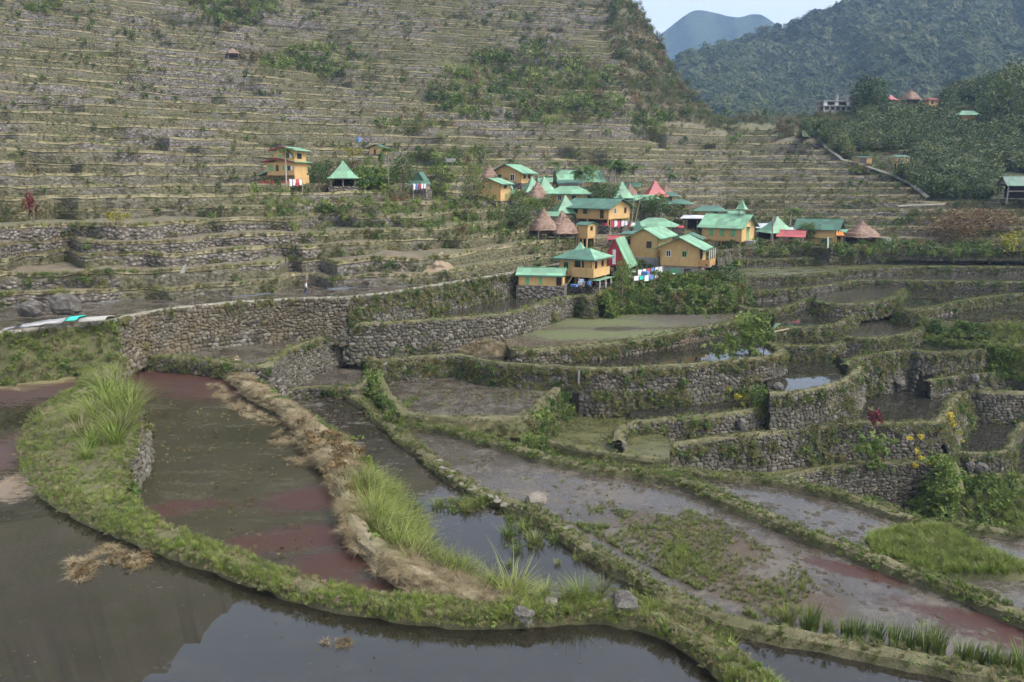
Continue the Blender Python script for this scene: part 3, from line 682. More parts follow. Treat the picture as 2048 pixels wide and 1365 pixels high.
ALLW = []
def wall_face(P, Nn, z, zb, bat):                    # grid of the battered face, top row to bottom row
    rows = []; n = max(2, int((z - zb) / .8) + 1)
    for j in range(n + 1):
        t = j / n; h = (z - zb) * t
        rows.append([Vector((p.x + q.x * (bat * h + .10 * N3(p.x * .5, p.y * .5, h)), p.y + q.y * (bat * h + .10 * N3(p.x * .5, p.y * .5, h)), z - h)) for p, q in zip(P, Nn)])
    return rows
STONES = {}
def stone_meshes(mat):
    if mat in STONES: return STONES[mat]
    out = []
    for k in range(10):
        r = random.Random(500 + k); v = []; f = []; idx = {}
        pw = r.uniform(1.9, 3.2)
        def vert(a):
            if a in idx: return idx[a]
            p = Vector(a); n = (abs(p.x) ** pw + abs(p.y) ** pw + abs(p.z) ** pw) ** (1 / pw); p = p / n
            p = Vector((p.x * r.uniform(.74, 1.12), p.y * r.uniform(.85, 1.05), p.z * r.uniform(.74, 1.12)))
            idx[a] = len(v); v.append(p); return idx[a]
        for ax in range(3):
            for s in (-1, 1):
                for i in (-1, 0):
                    for j in (-1, 0):
                        q = []
                        for di, dj in ((0, 0), (1, 0), (1, 1), (0, 1)):
                            c = [0, 0, 0]; c[ax] = s; c[(ax + 1) % 3] = i + di; c[(ax + 2) % 3] = j + dj; q.append(vert(tuple(c)))
                        f.append(tuple(q) if s > 0 else tuple(q[::-1]))
        out.append(mesh_data('stone', v, f, mat))
    STONES[mat] = out; protos('stones_' + mat, out); return out
def stone_wall(label, px, z, zb, stone='stone', size=.42, bat=.18, veg=.3, moss='moss', singles=300, fringe='grass_olive', name='stone_wall', edge_off=.0):
    """a battered dry-stone wall below a terrace edge; px = photo pixels of its top edge, left to right seen from outside"""
    size *= .72
    P = resample(smoothline([G(x, y, z) for x, y in px], 2), .45); Nn = normals2d(P)
    P = [p + n * edge_off for p, n in zip(P, Nn)]
    rows = wall_face(P, Nn, z, zb, bat); V = []; Fc = []
    for a, b in zip(rows, rows[1:]): quadstrip([tuple(q) for q in b], [tuple(q) for q in a], [True] * len(P), V, Fc)
    # back so that the core has thickness
    quadstrip([tuple(q) for q in rows[0]], [(p.x - n.x * .6, p.y - n.y * .6, z) for p, n in zip(P, Nn)], [True] * len(P), V, Fc)
    o = mesh_obj(name, V, Fc, 'wall_core'); tag(o, label, 'wall', kind='thing')
    # stones
    me = stone_meshes(stone); Ls = [0]
    for a, b in zip(P, P[1:]): Ls.append(Ls[-1] + (b - a).length)
    L = Ls[-1]; h = 0; todo = []
    def at(s, hh):
        s = min(max(s, 0), L - 1e-4); j = int(np.searchsorted(Ls, s, 'right')) - 1; j = min(j, len(P) - 2); t = (s - Ls[j]) / max(1e-6, Ls[j + 1] - Ls[j])
        p = P[j].lerp(P[j + 1], t); n = Nn[j].lerp(Nn[j + 1], t).normalized(); off = bat * hh + .10 * N3(p.x * .5, p.y * .5, hh)
        return Vector((p.x + n.x * off, p.y + n.y * off, z - hh)), n
    H = z - zb
    while h < H:
        ch = size * random.uniform(.55, .95); s = random.uniform(-.3, 0) * size; big = 1 + .35 * (h / H)
        ch *= big
        while s < L:
            w = size * big * random.choice((random.uniform(.55, 1.0), random.uniform(.8, 1.5), random.uniform(1.0, 2.0))); hh = h + ch / 2 + random.gauss(0, .16) * size; sc_ = s + w / 2; s += w * 1.02
            if hh > H + .1: continue
            c, n = at(sc_, hh); t = Vector((-n.y, n.x, 0))
            if not inview(c, 60): continue
            u = (Vector((0, 0, 1)) - n * bat).normalized(); g = random.gauss(0, .32); t2 = (t * math.cos(g) + u * math.sin(g)); u2 = (u * math.cos(g) - t * math.sin(g)); dep = size * random.uniform(.34, .55)
            Mx = Matrix(((t2.x, n.x, u2.x), (t2.y, n.y, u2.y), (t2.z, n.z, u2.z)))
            cc = c + n * size * random.uniform(-.06, .12)
            todo.append((w / c.y, cc, Mx, (w * .57, dep, ch * random.uniform(.45, .72))))
        h += ch * .96
    todo.sort(key=lambda q: -q[0])
    px10 = [q for q in todo if q[0] * F >= 7.5][:singles]; rest = todo[len(px10):]
    for q in px10:
        so = bpy.data.objects.new('stone', random.choice(me)); COL.objects.link(so); so.parent = o
        so.matrix_basis = Matrix.Translation(q[1]) @ q[2].to_4x4() @ Matrix.Diagonal((*q[3], 1))
    if rest: scatter('stone_fill', 'stones_' + stone, [(q[1], q[2].to_euler(), q[3]) for q in rest], parent=o)
    # growth on the face
    it = {}
    A = L * H
    for _ in range(int(A * 11)):
        s = random.uniform(0, L); hh = random.random() * H; c, n = at(s, hh)
        if not inview(c, 30): continue
        k = .55 * N3(c.x * .22, c.y * .22, c.z * .5 + 3) + .30 * N3(c.x * .9, c.y * .9, c.z * 1.1) + .5
        topb = .3 * ss(.9, 0, hh)
        if k + topb + veg * .8 < .84: continue
        r = random.random(); key = moss if r < .6 else random.choice(('grass_olive', 'weed', moss, 'leafy'))
        it.setdefault(key, []).append((c + n * .12, n_rot(n * .75 + Vector((0, 0, .5)), .35), random.uniform(.3, .8)))
    for key, l in it.items(): scatter('moss' if key == 'moss' else 'wall_growth', key, l, parent=o)
    # fringe along the top edge
    if fringe:
        l = []
        for _ in range(int(L * 6)):
            s = random.uniform(0, L); c, n = at(s, 0)
            if N3(c.x * .4, c.y * .4, 8) < -.22 or not inview(c, 30): continue
            l.append((c + n * random.uniform(-.35, .05) + Vector((0, 0, -.03)), up_rot(.3), random.uniform(.15, .36)))
        scatter('grass_fringe', fringe, l, parent=o)
    return o
def bank(label, px, z, zb, bat=.9, keys=('grass_green', 'grass_olive'), dens=5, smin=.5, smax=1.1, mat='grass_ground', name='terrace_bank', thresh=-.6):
    """an earth bank grown over with plants"""
    P = resample(smoothline([G(x, y, z) for x, y in px], 2), .6); Nn = normals2d(P); rows = wall_face(P, Nn, z, zb, bat); V = []; Fc = []
    for a, b in zip(rows, rows[1:]): quadstrip([tuple(q) for q in b], [tuple(q) for q in a], [True] * len(P), V, Fc)
    quadstrip([tuple(q) for q in rows[0]], [(p.x - n.x * .6, p.y - n.y * .6, z) for p, n in zip(P, Nn)], [True] * len(P), V, Fc)
    o = mesh_obj(name, V, Fc, mat); tag(o, label, 'bank', kind='thing'); it = {}
    L = sum((b - a).length for a, b in zip(P, P[1:])); n_ = int(L * (z - zb) * math.sqrt(1 + bat * bat) * dens * 1.6)
    for _ in range(n_):
        i = random.randrange(len(P)); t = random.random(); h = (z - zb) * t; p = P[i] + Nn[i] * (bat * h) ; p = Vector((p.x + random.uniform(-.3, .3), p.y + random.uniform(-.3, .3), z - h))
        if not inview(p, 30) or N3(p.x * .35, p.y * .35, p.z * .35 + 6) < thresh: continue
        kk = keys[min(len(keys) - 1, max(0, int((N3(p.x * .25, p.y * .25, 17) * .9 + .5 + random.gauss(0, .18)) * len(keys))))]
        it.setdefault(kk, []).append((p, n_rot(Nn[i] * .5 + Vector((0, 0, 1)), .3), random.uniform(smin, smax)))
    for k, l in it.items(): scatter('bank_growth', k, l, parent=o)
    return o
BUND = []
def terrace(label, z, outer, back, mat, bund_w=.8, bund_h=.22, inner=None, bmat='bund_earth', skirt=6, cover=(('weed', 2.2, .2, .45), ('grass_olive', 2.2, .25, .5)), wdepth=.16, name='rice_paddy'):
    O = smoothline([G(x, y, z) for x, y in outer], 2); Bk = [G(x, y, z) for x, y in back]
    ring = O + Bk; zf = z - wdepth
    o = mesh_obj(name, [(p.x, p.y, zf) for p in ring], [tuple(range(len(ring)))], mat)
    me = o.data
    if me.polygons[0].normal.z < 0: me.flip_normals()
    struct(o); tag(o, label)
    # earth body under the terrace
    V = []; Fc = []; R2 = ring + [ring[0]]
    quadstrip([(p.x, p.y, zf - .01) for p in R2], [(p.x, p.y, z - skirt) for p in R2], [True] * len(R2), V, Fc)
    e = mesh_obj('earth_body', V, Fc, 'wall_core', o)
    if bund_w:
        P = resample(O, .5); Nn = normals2d(P)
        if inner:
            Q = resample(smoothline([G(x, y, z) for x, y in inner], 2), .1); I = [Q[int(i / (len(P) - 1) * (len(Q) - 1))] for i in range(len(P))]
            I = [Vector(sum((I[max(0, min(len(I) - 1, i + d))] for d in (-3, -2, -1, 0, 1, 2, 3)), Vector()) / 7) for i in range(len(I))]
        else: I = [p - n * bund_w * (1 + .3 * N3(p.x * .3, p.y * .3, 2)) for p, n in zip(P, Nn)]
        prof = [(-.03, -.5), (.0, 0.02), (.12, .75), (.35, 1.0), (.62, 1.03), (.86, .72), (1.0, -.75)]
        V = []; Fc = []; prev = None
        for t, hh in prof:
            row = []
            for p, q in zip(P, I):
                c = p.lerp(q, t); nz = 1 + .5 * N3(c.x * 1.3, c.y * 1.3, 4) + .3 * N3(c.x * 4, c.y * 4, 6); c = c + Vector((.22 * N3(c.x * 1.7, c.y * 1.7, 3), .22 * N3(c.x * 1.7, c.y * 1.7, 9), 0))
                row.append((c.x, c.y, z + (bund_h * hh * nz if hh > 0 else bund_h * hh - .0)))
            if prev: quadstrip(prev, row, [True] * len(P), V, Fc)
            prev = row
        b = mesh_obj('bund', V, Fc, bmat, o, True)
        wmean = sum((a - c).length for a, c in zip(P, I)) / len(P); L = len(P) * .5
        for key, dens, s0, s1 in cover:
            for _ in range(int(L * wmean * dens * 1.7)):
                i = random.randrange(len(P)); t = min(1, max(0, random.betavariate(.8, .8) if key == 'weed' else random.random())); p = P[i].lerp(I[i], t); p.z += bund_h * .85 * (1 if .1 < t < .88 else .4)
                p.x += random.uniform(-.25, .25); p.y += random.uniform(-.25, .25)
                if not inview(p, 30): continue
                edge = abs(t - .5) * 2
                if N3(p.x * .45, p.y * .45, len(key) * 3.7) + .35 * (edge - .5) < -.2: continue
                cov('bund', key, p, up_rot(.25), random.uniform(s0, s1))
        for _ in range(int(L * 7)):                     # growth hanging over both edges
            i = random.randrange(len(P)); t = random.choice((random.uniform(-.06, .1), random.uniform(.84, 1.04))); p = P[i].lerp(I[i], t); p.z += bund_h * (.35 if 0 < t < 1 else -.1)
            if inview(p, 30) and N3(p.x * .6, p.y * .6, 31) > -.3: cov('bund', 'grass_dry' if bmat == 'hay' else random.choice(('weed', 'grass_olive', 'grass_olive', 'grass_green')), p, up_rot(.45), random.uniform(.16, .34))
    return o, O
# ---------------- foreground strips
P0o = [(1560, 1400), (1491, 1335), (1450, 1300), (1392, 1258), (1332, 1228), (1285, 1206), (1240, 1196), (1150, 1207), (1060, 1219), (1007, 1224), (900, 1214), (800, 1206), (700, 1193), (649, 1181), (564, 1154), (513, 1133), (444, 1106),
       (386, 1084), (314, 1049), (262, 1008), (240, 968), (262, 920), (284, 880), (275, 820), (262, 775), (225, 745), (160, 722), (90, 702), (0, 680), (-150, 655)]
P0i = [(1470, 1400), (1416, 1333), (1349, 1292), (1281, 1261), (1223, 1244), (1178, 1241), (1110, 1251), (1059, 1268), (990, 1260), (905, 1261), (802, 1251), (700, 1232), (615, 1217), (513, 1183), (427, 1152), (342, 1121), (273, 1097), (195, 1066), (113, 1025), (55, 984),
       (34, 945), (34, 890), (51, 852), (92, 820), (143, 799), (171, 780), (172, 757), (137, 741), (103, 726), (50, 718), (0, 711), (-150, 690)]
def squeeze(A, B, f):
    out = []
    for x, y in A:
        q = min(B, key=lambda b: (b[0] - x) ** 2 + (b[1] - y) ** 2); d = math.hypot(q[0] - x, q[1] - y); g = min(f, 11 / max(d, 1)); out.append((x + (q[0] - x) * g, y + (q[1] - y) * g))
    return out
P0i = squeeze(P0i, P0o, .2)
terrace('wide flooded paddy mirroring the sky in the foreground', Z['P0'], P0o, [(-700, 640), (-900, 1500), (200, 1700), (1600, 1600)], 'paddy_front', 1.6, .28, P0i, 'bund_earth',
        cover=(('weed', 11, .12, .32), ('grass_olive', 13, .1, .34), ('grass_lime', 7, .12, .42), ('grass_green', 5, .12, .4), ('grass_dry', 14, .1, .3)))
Mo = [(1035, 1228), (1007, 1209), (953, 1183), (891, 1160), (830, 1132), (768, 1098), (734, 1064), (717, 1036), (712, 1000), (715, 960), (712, 920), (690, 890), (650, 862), (612, 843), (588, 823), (547, 802), (519, 782), (497, 758), (494, 732), (478, 722)]
Mi = [(905, 1226), (843, 1200), (785, 1169), (727, 1121), (700, 1090), (687, 1053), (680, 1012), (663, 960), (632, 926), (605, 899), (588, 867), (578, 843), (560, 823), (513, 807), (478, 785), (460, 761), (461, 734), (455, 726)]
terrace('olive brown paddy with red floating fern and hay', Z['M'], Mo, [(300, 690), (100, 690), (-200, 800), (0, 1100), (500, 1300), (900, 1300)], 'paddy_olive', 1.5, .48, Mi, 'hay',
        cover=(('hay_mat', 34, .26, .52), ('grass_dry', 5, .12, .24), ('grass_olive', 4, .12, .25)))
Ao = [(2150, 1385), (2048, 1354), (1929, 1330), (1826, 1306), (1741, 1292), (1656, 1275), (1587, 1262), (1491, 1245), (1433, 1227), (1368, 1192), (1290, 1152), (1230, 1117), (1165, 1082), (1135, 1052), (1090, 1027), (1042, 1005), (1007, 994), (953, 974), (891, 933), (847, 895), (785, 847), (740, 806), (715, 790), (690, 780)]
terrace('dark flooded strip with grass islands behind the hay bund', Z['A'], Ao, [(600, 755), (500, 770), (520, 900), (900, 1300), (1400, 1480), (2150, 1500)], 'paddy_scum', .95, .22, None, cover=(('weed', 6, .18, .42), ('grass_olive', 11, .18, .42), ('grass_green', 6, .2, .48), ('grass_dry', 6, .15, .35)))
Bo = [(2150, 1275), (2048, 1228), (2004, 1211), (1963, 1189), (1881, 1164), (1826, 1143), (1758, 1112), (1714, 1095), (1638, 1075), (1587, 1054), (1539, 1030), (1485, 1010), (1437, 986), (1392, 965), (1330, 952), (1267, 941), (1178, 931), (1103, 914), (1042, 896), (973, 877), (891, 857), (813, 851)]
terrace('muddy paddy strip sprouting young rice and weeds', Z['B'], Bo, [(740, 835), (780, 880), (1000, 1030), (1400, 1300), (2150, 1450)], 'paddy_mud_b', 1.05, .26, None, cover=(('weed', 12, .22, .52), ('grass_green', 11, .22, .58), ('grass_olive', 9, .2, .45), ('grass_dry', 4, .15, .35)))
Co = [(2200, 1075), (2048, 1064), (1963, 1057), (1895, 1047), (1861, 1050), (1809, 1031), (1765, 1012), (1707, 995), (1638, 978), (1570, 962), (1502, 952), (1416, 948), (1348, 939), (1300, 940)]
terrace('shallow silvery mud paddy curving to the right edge', Z['C'], Co, [(1250, 970), (1500, 1080), (1800, 1220), (2200, 1350)], 'paddy_mud', .9, .22, None, cover=(('weed', 10, .2, .5), ('grass_olive', 11, .2, .45), ('grass_green', 8, .2, .5), ('grass_dry', 4, .15, .35)))
# the grassy tongue in that paddy
TG = smoothline([G(x, y, Z['C'] + .05) for x, y in [(1731, 1092), (1740, 1078), (1775, 1068), (1830, 1064), (1874, 1059), (1905, 1072), (1946, 1094), (1997, 1119), (2060, 1142), (2060, 1156), (1946, 1154), (1861, 1153), (1792, 1132), (1748, 1112), (1731, 1092)]], 2)
tc = sum(TG, Vector()) / len(TG)
tv = [tuple(p + Vector((0, 0, -.35))) for p in TG] + [tuple(p.lerp(tc, .06) + Vector((0, 0, .18))) for p in TG] + [tuple(tc + Vector((0, 0, .12)))]
n_ = len(TG); tf = [(i, i + 1, n_ + i + 1, n_ + i) for i in range(n_ - 1)] + [(n_ + i, n_ + i + 1, 2 * n_) for i in range(n_ - 1)]
o = mesh_obj('grass_island', tv, tf, 'grass_ground'); struct(o); tag(o, 'bright grassy tongue in the silvery paddy on the right')
for _ in range(1500):
    a, b = random.choice(TG), random.random(); t = math.sqrt(random.random()); p = tc.lerp(a, t * .98) + Vector((0, 0, .12))
    cov('island', 'grass_lime' if t > .8 or random.random() < .45 else 'grass_olive' if random.random() < .6 else 'grass_green', p, up_rot(.25), random.uniform(.35, .75))
# ---------------- middle terraces
P8o = [(150, 712), (200, 714), (300, 717), (380, 723), (440, 731), (470, 736), (500, 739), (548, 735), (560, 718), (580, 705), (602, 695), (656, 676), (700, 662)]
terrace('narrow brown pond under the tall stone wall', Z['P8'], P8o, [(720, 640), (150, 650)], 'paddy_stubble', .8, .2, cover=(('grass_olive', 4, .25, .5), ('grass_lime', 3, .25, .5)))
P9o = [(560, 788), (590, 779), (640, 777), (690, 780), (728, 777), (748, 748), (742, 726)]
terrace('small dry grey paddy between two stone walls', Z['P9'], P9o, [(690, 690), (560, 700), (520, 760)], 'paddy_stubble', .5, .15, cover=(('weed', 3, .25, .5), ('grass_green', 2, .25, .5)))
P6o = [(772, 800), (785, 818), (800, 832), (871, 839), (939, 843), (1030, 842), (1058, 838), (1085, 812), (1130, 772), (1168, 745)]
terrace('brown stubble pond enclosed by mossy banks', Z['P6'], P6o, [(1180, 700), (780, 730), (750, 770)], 'paddy_stubble', .8, .2, cover=(('grass_olive', 4, .25, .5), ('grass_dry', 3, .25, .5), ('weed', 2, .2, .4)))
P4o = [(735, 705), (742, 735), (755, 727), (800, 721), (871, 715), (919, 712), (973, 729), (1042, 733), (1110, 737), (1161, 740), (1206, 743), (1300, 738), (1400, 732), (1451, 726), (1520, 721), (1560, 714), (1572, 705), (1555, 692), (1520, 682)]
terrace('long dark pond below the duckweed paddy', Z['P4'], P4o, [(1470, 640), (1200, 640), (730, 660)], 'pond_dark', .7, .18, cover=(('grass_olive', 4, .22, .45), ('weed', 2, .2, .4)))
P5o = [(1022, 700), (1034, 706), (1055, 705), (1130, 700), (1213, 694), (1315, 677), (1400, 661), (1461, 650), (1490, 640), (1500, 620)]
terrace('green duckweed paddy below the yellow houses', Z['P5'], P5o, [(1480, 585), (1150, 585), (1080, 620), (1005, 672)], 'paddy_duckweed', .8, .18, cover=(('weed', 5, .25, .55), ('grass_olive', 3, .25, .5)))
P10o = [(685, 648), (695, 652), (720, 652), (871, 643), (1000, 633), (1042, 626), (1085, 611), (1110, 601), (1151, 593), (1185, 600), (1200, 590)]
terrace('thin flooded terrace above the bulging stone wall', Z['P10'], P10o, [(1220, 550), (1000, 550), (690, 600)], 'paddy_flood', .7, .18, cover=(('grass_olive', 4, .25, .5), ('grass_lime', 3, .25, .5)))
P11o = [(-200, 676), (0, 668), (60, 662), (130, 655), (195, 650), (219, 646), (284, 627), (410, 611), (547, 601), (640, 598), (690, 597), (760, 589), (803, 584), (871, 572), (960, 558), (1021, 548), (1110, 532), (1150, 520)]
terrace('long grey mud terrace where the person walks', Z['P11'], P11o, [(1150, 470), (900, 480), (600, 530), (250, 580), (0, 610), (-250, 620)], 'paddy_stubble', .55, .12, bmat='path', cover=(('grass_olive', .8, .2, .4),))
PSo = [(1540, 792), (1587, 790), (1645, 782), (1697, 765), (1722, 745), (1726, 730), (1712, 716)]
terrace('half round pond mirroring the sky', Z['PS'], PSo, [(1690, 690), (1560, 690), (1530, 740)], 'pond_dark', .7, .2, cover=(('grass_olive', 4, .22, .45), ('weed', 2, .2, .4)))
T3o = [(1246, 888), (1248, 866), (1262, 850), (1348, 843), (1400, 839), (1478, 832), (1553, 815), (1575, 800)]
terrace('narrow wet ledge below the mossy wall', Z['T3'], T3o, [(1580, 760), (1270, 800), (1254, 845)], 'pond_dark', .8, .2, cover=(('grass_olive', 4, .25, .5), ('grass_lime', 3, .25, .5)))
P7o = [(1020, 862), (1060, 878), (1110, 894), (1213, 913), (1335, 926)]
terrace('small weedy green paddy with a dark furrow', Z['P7'], P7o, [(1342, 880), (1262, 820), (1150, 800), (1010, 836)], 'paddy_weedy', .6, .2, cover=(('grass_olive', 4, .25, .5), ('grass_lime', 2, .25, .5)))
T2o = [(1338, 900), (1345, 896), (1433, 880), (1536, 872), (1656, 855), (1724, 850), (1790, 853), (1854, 850), (1881, 850), (1895, 838), (1912, 802), (1938, 782), (1965, 787), (2010, 789), (2048, 789), (2250, 796)]
terrace('large dark pond reflecting mountain and sky', Z['T2'], T2o, [(2250, 720), (1700, 730), (1560, 800), (1330, 860)], 'pond_dark', .8, .2, cover=(('grass_olive', 5, .25, .5), ('grass_lime', 3, .25, .5)))
T1o = [(1540, 962), (1594, 951), (1656, 938), (1758, 931), (1840, 928), (1885, 936), (1905, 950)]
terrace('grassy ledge under the stone wall with red shrub', Z['T1'], T1o, [(1920, 850), (1600, 850), (1430, 900), (1420, 950)], 'paddy_weedy', .6, .15, cover=(('grass_olive', 5, .25, .55), ('grass_lime', 3, .25, .5)))
D2o = [(1895, 925), (1912, 908), (1930, 912), (1975, 912), (2022, 910), (2032, 880), (2048, 850), (2070, 830)]
terrace('dark square pond at the right edge', Z['D2'], D2o, [(2080, 800), (1900, 800), (1890, 870)], 'pond_dark', .6, .2, cover=(('grass_olive', 5, .25, .5), ('grass_green', 3, .25, .5)))
terrace('lower dark pond cut by the right edge of the view', Z['TV'], [(1850, 960), (1930, 952), (2018, 956), (2080, 958), (2250, 965)], [(2250, 830), (1900, 840)], 'pond_dark', .6, .2)
# ---------------- stepped ponds on the right
def R(label, z, outer, back, mat='pond_dark', **k): return terrace(label, z, outer, back, mat, k.pop('w', .55), .1, cover=(('grass_olive', 12, .14, .3), ('grass_green', 7, .14, .32), ('weed', 8, .15, .32), ('grass_lime', 5, .14, .3)), skirt=5, **k)
R('dark pond behind the half round pond', -15.6, [(1505, 680), (1526, 691), (1580, 694), (1621, 694), (1676, 694), (1695, 684), (1708, 660)], [(1700, 640), (1510, 645)])
R('weedy shallow pond above the boulder wall', -16.2, [(1695, 732), (1717, 717), (1770, 709), (1820, 700), (1844, 707), (1900, 708), (1946, 705), (1975, 700), (1990, 688)], [(1990, 650), (1690, 650), (1670, 700)])
R('small dark pond beside the green field', -18.3, [(1860, 765), (1890, 758), (1940, 753), (1990, 749), (2030, 744), (2060, 735), (2250, 742)], [(2250, 680), (1975, 690), (1850, 720)])
R('shallow pond with floating straw', -15.2, [(1690, 676), (1705, 678), (1760, 679), (1830, 669), (1852, 655)], [(1850, 610), (1700, 610)], 'paddy_flood')
R('rough green field left of the right edge', -15.9, [(1832, 670), (1860, 676), (1900, 684), (1960, 690), (2010, 696), (2048, 698), (2250, 706)], [(2250, 620), (1840, 630)], 'grass_ground')
R('little pond holding an orange house reflection', -14.5, [(1545, 660), (1570, 657), (1610, 657), (1660, 654), (1700, 643), (1720, 626), (1722, 618)], [(1700, 590), (1560, 600)])
R('long dark pond beneath the grassy bank', -14.5, [(1850, 640), (1900, 648), (1960, 652), (2048, 650), (2250, 655)], [(2250, 590), (1860, 600)])
R('pond reflecting the yellow chapel', -13.9, [(1462, 606), (1480, 616), (1510, 621), (1560, 619), (1600, 608), (1622, 598)], [(1640, 560), (1470, 560)])
R('pale rippled pond behind the bushy rim', -13.4, [(1630, 604), (1650, 609), (1700, 611), (1760, 606), (1800, 594), (1812, 580)], [(1800, 550), (1640, 550)], 'paddy_flood')
R('dark pond below the low grassy wall', -13.7, [(1796, 618), (1820, 624), (1850, 621), (1900, 611), (1950, 599), (2048, 588), (2250, 580)], [(2250, 540), (1800, 560)])
R('upper narrow pond strip by the grey wall', -12.9, [(1430, 588), (1500, 585), (1600, 579), (1650, 573), (1720, 561), (1800, 563), (2048, 566), (2250, 567)], [(2250, 500), (1430, 510)], 'paddy_flood')
R('upper terrace strip with weeds', -12.1, [(1430, 556), (1540, 554), (1650, 549), (1700, 541), (1800, 536), (1860, 534), (2048, 536), (2250, 537)], [(2250, 480), (1430, 490)], 'paddy_weedy')
R('top terrace strip beneath the chapel yard', -11.2, [(1430, 524), (1560, 519), (1680, 516), (1800, 512), (2048, 512), (2250, 513)], [(2250, 460), (1430, 480)], 'paddy_weedy')
# ================================================================== WALLS
def px_sub(L, a, b): return L[a:b]
bank('weedy slope under the plastic sheets', P11o[0:6], Z['P11'], -13.6, .35, ('grass_olive', 'grass_lime', 'grass_olive', 'leafy_bright', 'grass_dry', 'grass_olive'), 13, .3, .7)
stone_wall('tall pale dry stone wall below the walking person', P11o[4:11], Z['P11'], -14.0, 'stone_warm', .42, .14, .02, fringe=None)
stone_wall('mossy stone wall right of the tall pale wall', P11o[10:18], Z['P11'], -13.0, 'stone', .42, .2, .55)
stone_wall('long bulging stone wall above the brown mound', P10o[0:9], Z['P10'], -15.7, 'stone', .44, .16, .04, fringe='grass_olive')
stone_wall('short stone wall end beside the stilted house', P10o[8:11], Z['P10'], -14.7, 'stone', .4, .16, .5)
stone_wall('curved stone wall around the narrow brown pond', P8o[5:13], Z['P8'], -16.3, 'stone', .42, .14, .05)
stone_wall('low grassy stone edge behind the red paddy', P8o[0:6], Z['P8'], -14.5, 'stone', .35, .2, .5)
stone_wall('low stone rim of the small dry paddy', P9o, Z['P9'], -17.0, 'stone', .42, .2, .35)
stone_wall('mossy wall behind the stubble pond', P4o[0:10], Z['P4'], -17.2, 'stone', .4, .2, .5)
stone_wall('broad ivy patched wall below the long dark pond', P4o[9:18], Z['P4'], -18.9, 'stone', .42, .16, .33)
stone_wall('yellow mossed wall under the duckweed paddy', P5o, Z['P5'], -15.7, 'stone_warm', .42, .15, .38, 'moss')
stone_wall('curved stone wall of the half round pond', PSo, Z['PS'], -19.9, 'stone', .42, .15, .18)
stone_wall('low stone wall with standing stones', T3o, Z['T3'], -19.9, 'stone', .46, .14, .22)
stone_wall('stone wall with yellow vines and a red shrub', T2o[0:9], Z['T2'], -22.7, 'stone', .42, .15, .2)
stone_wall('grassy pond dam facing the square pond', T2o[8:12], Z['T2'], -22.7, 'stone', .42, .35, .5)
stone_wall('dark stone wall behind the square pond', T2o[11:16], Z['T2'], -22.7, 'stone', .42, .12, .25)
stone_wall('bare grey stone wall along the gully', T1o, Z['T1'], -27.5, 'stone', .40, .14, .0)
stone_wall('boulder wall closing the square pond', D2o[0:6], Z['D2'], -25.5, 'stone', .5, .12, .2)
stone_wall('boulder strewn wall behind the large dark pond', [(1695, 732), (1717, 717), (1770, 709), (1820, 700), (1844, 707)], -16.2, -20.0, 'stone', .5, .18, .25)
stone_wall('rounded mossy wall of the weedy shallow pond', [(1844, 707), (1900, 708), (1946, 705), (1975, 700), (1990, 688)], -16.2, -18.2, 'stone', .4, .15, .45)
stone_wall('low stone wall beside the small dark pond', [(1860, 765), (1890, 758), (1940, 753), (1990, 749), (2030, 744), (2060, 735)], -18.3, -20.2, 'stone', .42, .15, .25)
stone_wall('tumbled stone wall below the dark pond', [(1505, 680), (1526, 691), (1580, 694), (1621, 694), (1676, 694), (1695, 684), (1708, 660)], -15.6, -17.2, 'stone', .42, .2, .35)
stone_wall('stone wall under the chapel reflection pond', [(1462, 606), (1480, 616), (1510, 621), (1560, 619), (1600, 608), (1622, 598)], -13.9, -16.0, 'stone', .42, .25, .45, singles=120)
stone_wall('rough stone rim of the orange reflection pond', [(1545, 660), (1570, 657), (1610, 657), (1660, 654), (1700, 643), (1720, 626)], -14.5, -16.2, 'stone', .42, .25, .5, singles=120)
stone_wall('bushy rim of the pale rippled pond', [(1630, 604), (1650, 609), (1700, 611), (1760, 606), (1800, 594), (1812, 580)], -13.4, -15.0, 'stone', .4, .3, .6, singles=60)
stone_wall('grassy bank wall above the long dark pond', [(1796, 618), (1820, 624), (1850, 621), (1900, 611), (1950, 599), (2048, 588), (2150, 584)], -13.7, -15.4, 'stone', .4, .3, .6, singles=60)
stone_wall('grey stone wall with a dark foot', [(1430, 588), (1500, 585), (1600, 579), (1650, 573), (1720, 561), (1800, 563), (2048, 566), (2150, 567)], -12.9, -14.4, 'stone', .4, .2, .35, singles=80)
stone_wall('mossy green wall beside the grey stretch', [(1430, 556), (1540, 554), (1650, 549), (1700, 541), (1800, 536), (1860, 534), (2048, 536), (2150, 537)], -12.1, -13.8, 'stone', .38, .2, .4, singles=60)
stone_wall('topmost wall with yellow grass fringe on the right', [(1430, 524), (1560, 519), (1680, 516), (1800, 512), (2048, 512), (2150, 513)], -11.2, -12.8, 'stone', .38, .2, .35, 'moss', 60, 'grass_olive')
stone_wall('weedy wall below the straw pond', [(1690, 676), (1705, 678), (1760, 679), (1830, 669), (1852, 656)], -15.2, -16.5, 'stone', .4, .25, .5, singles=60)
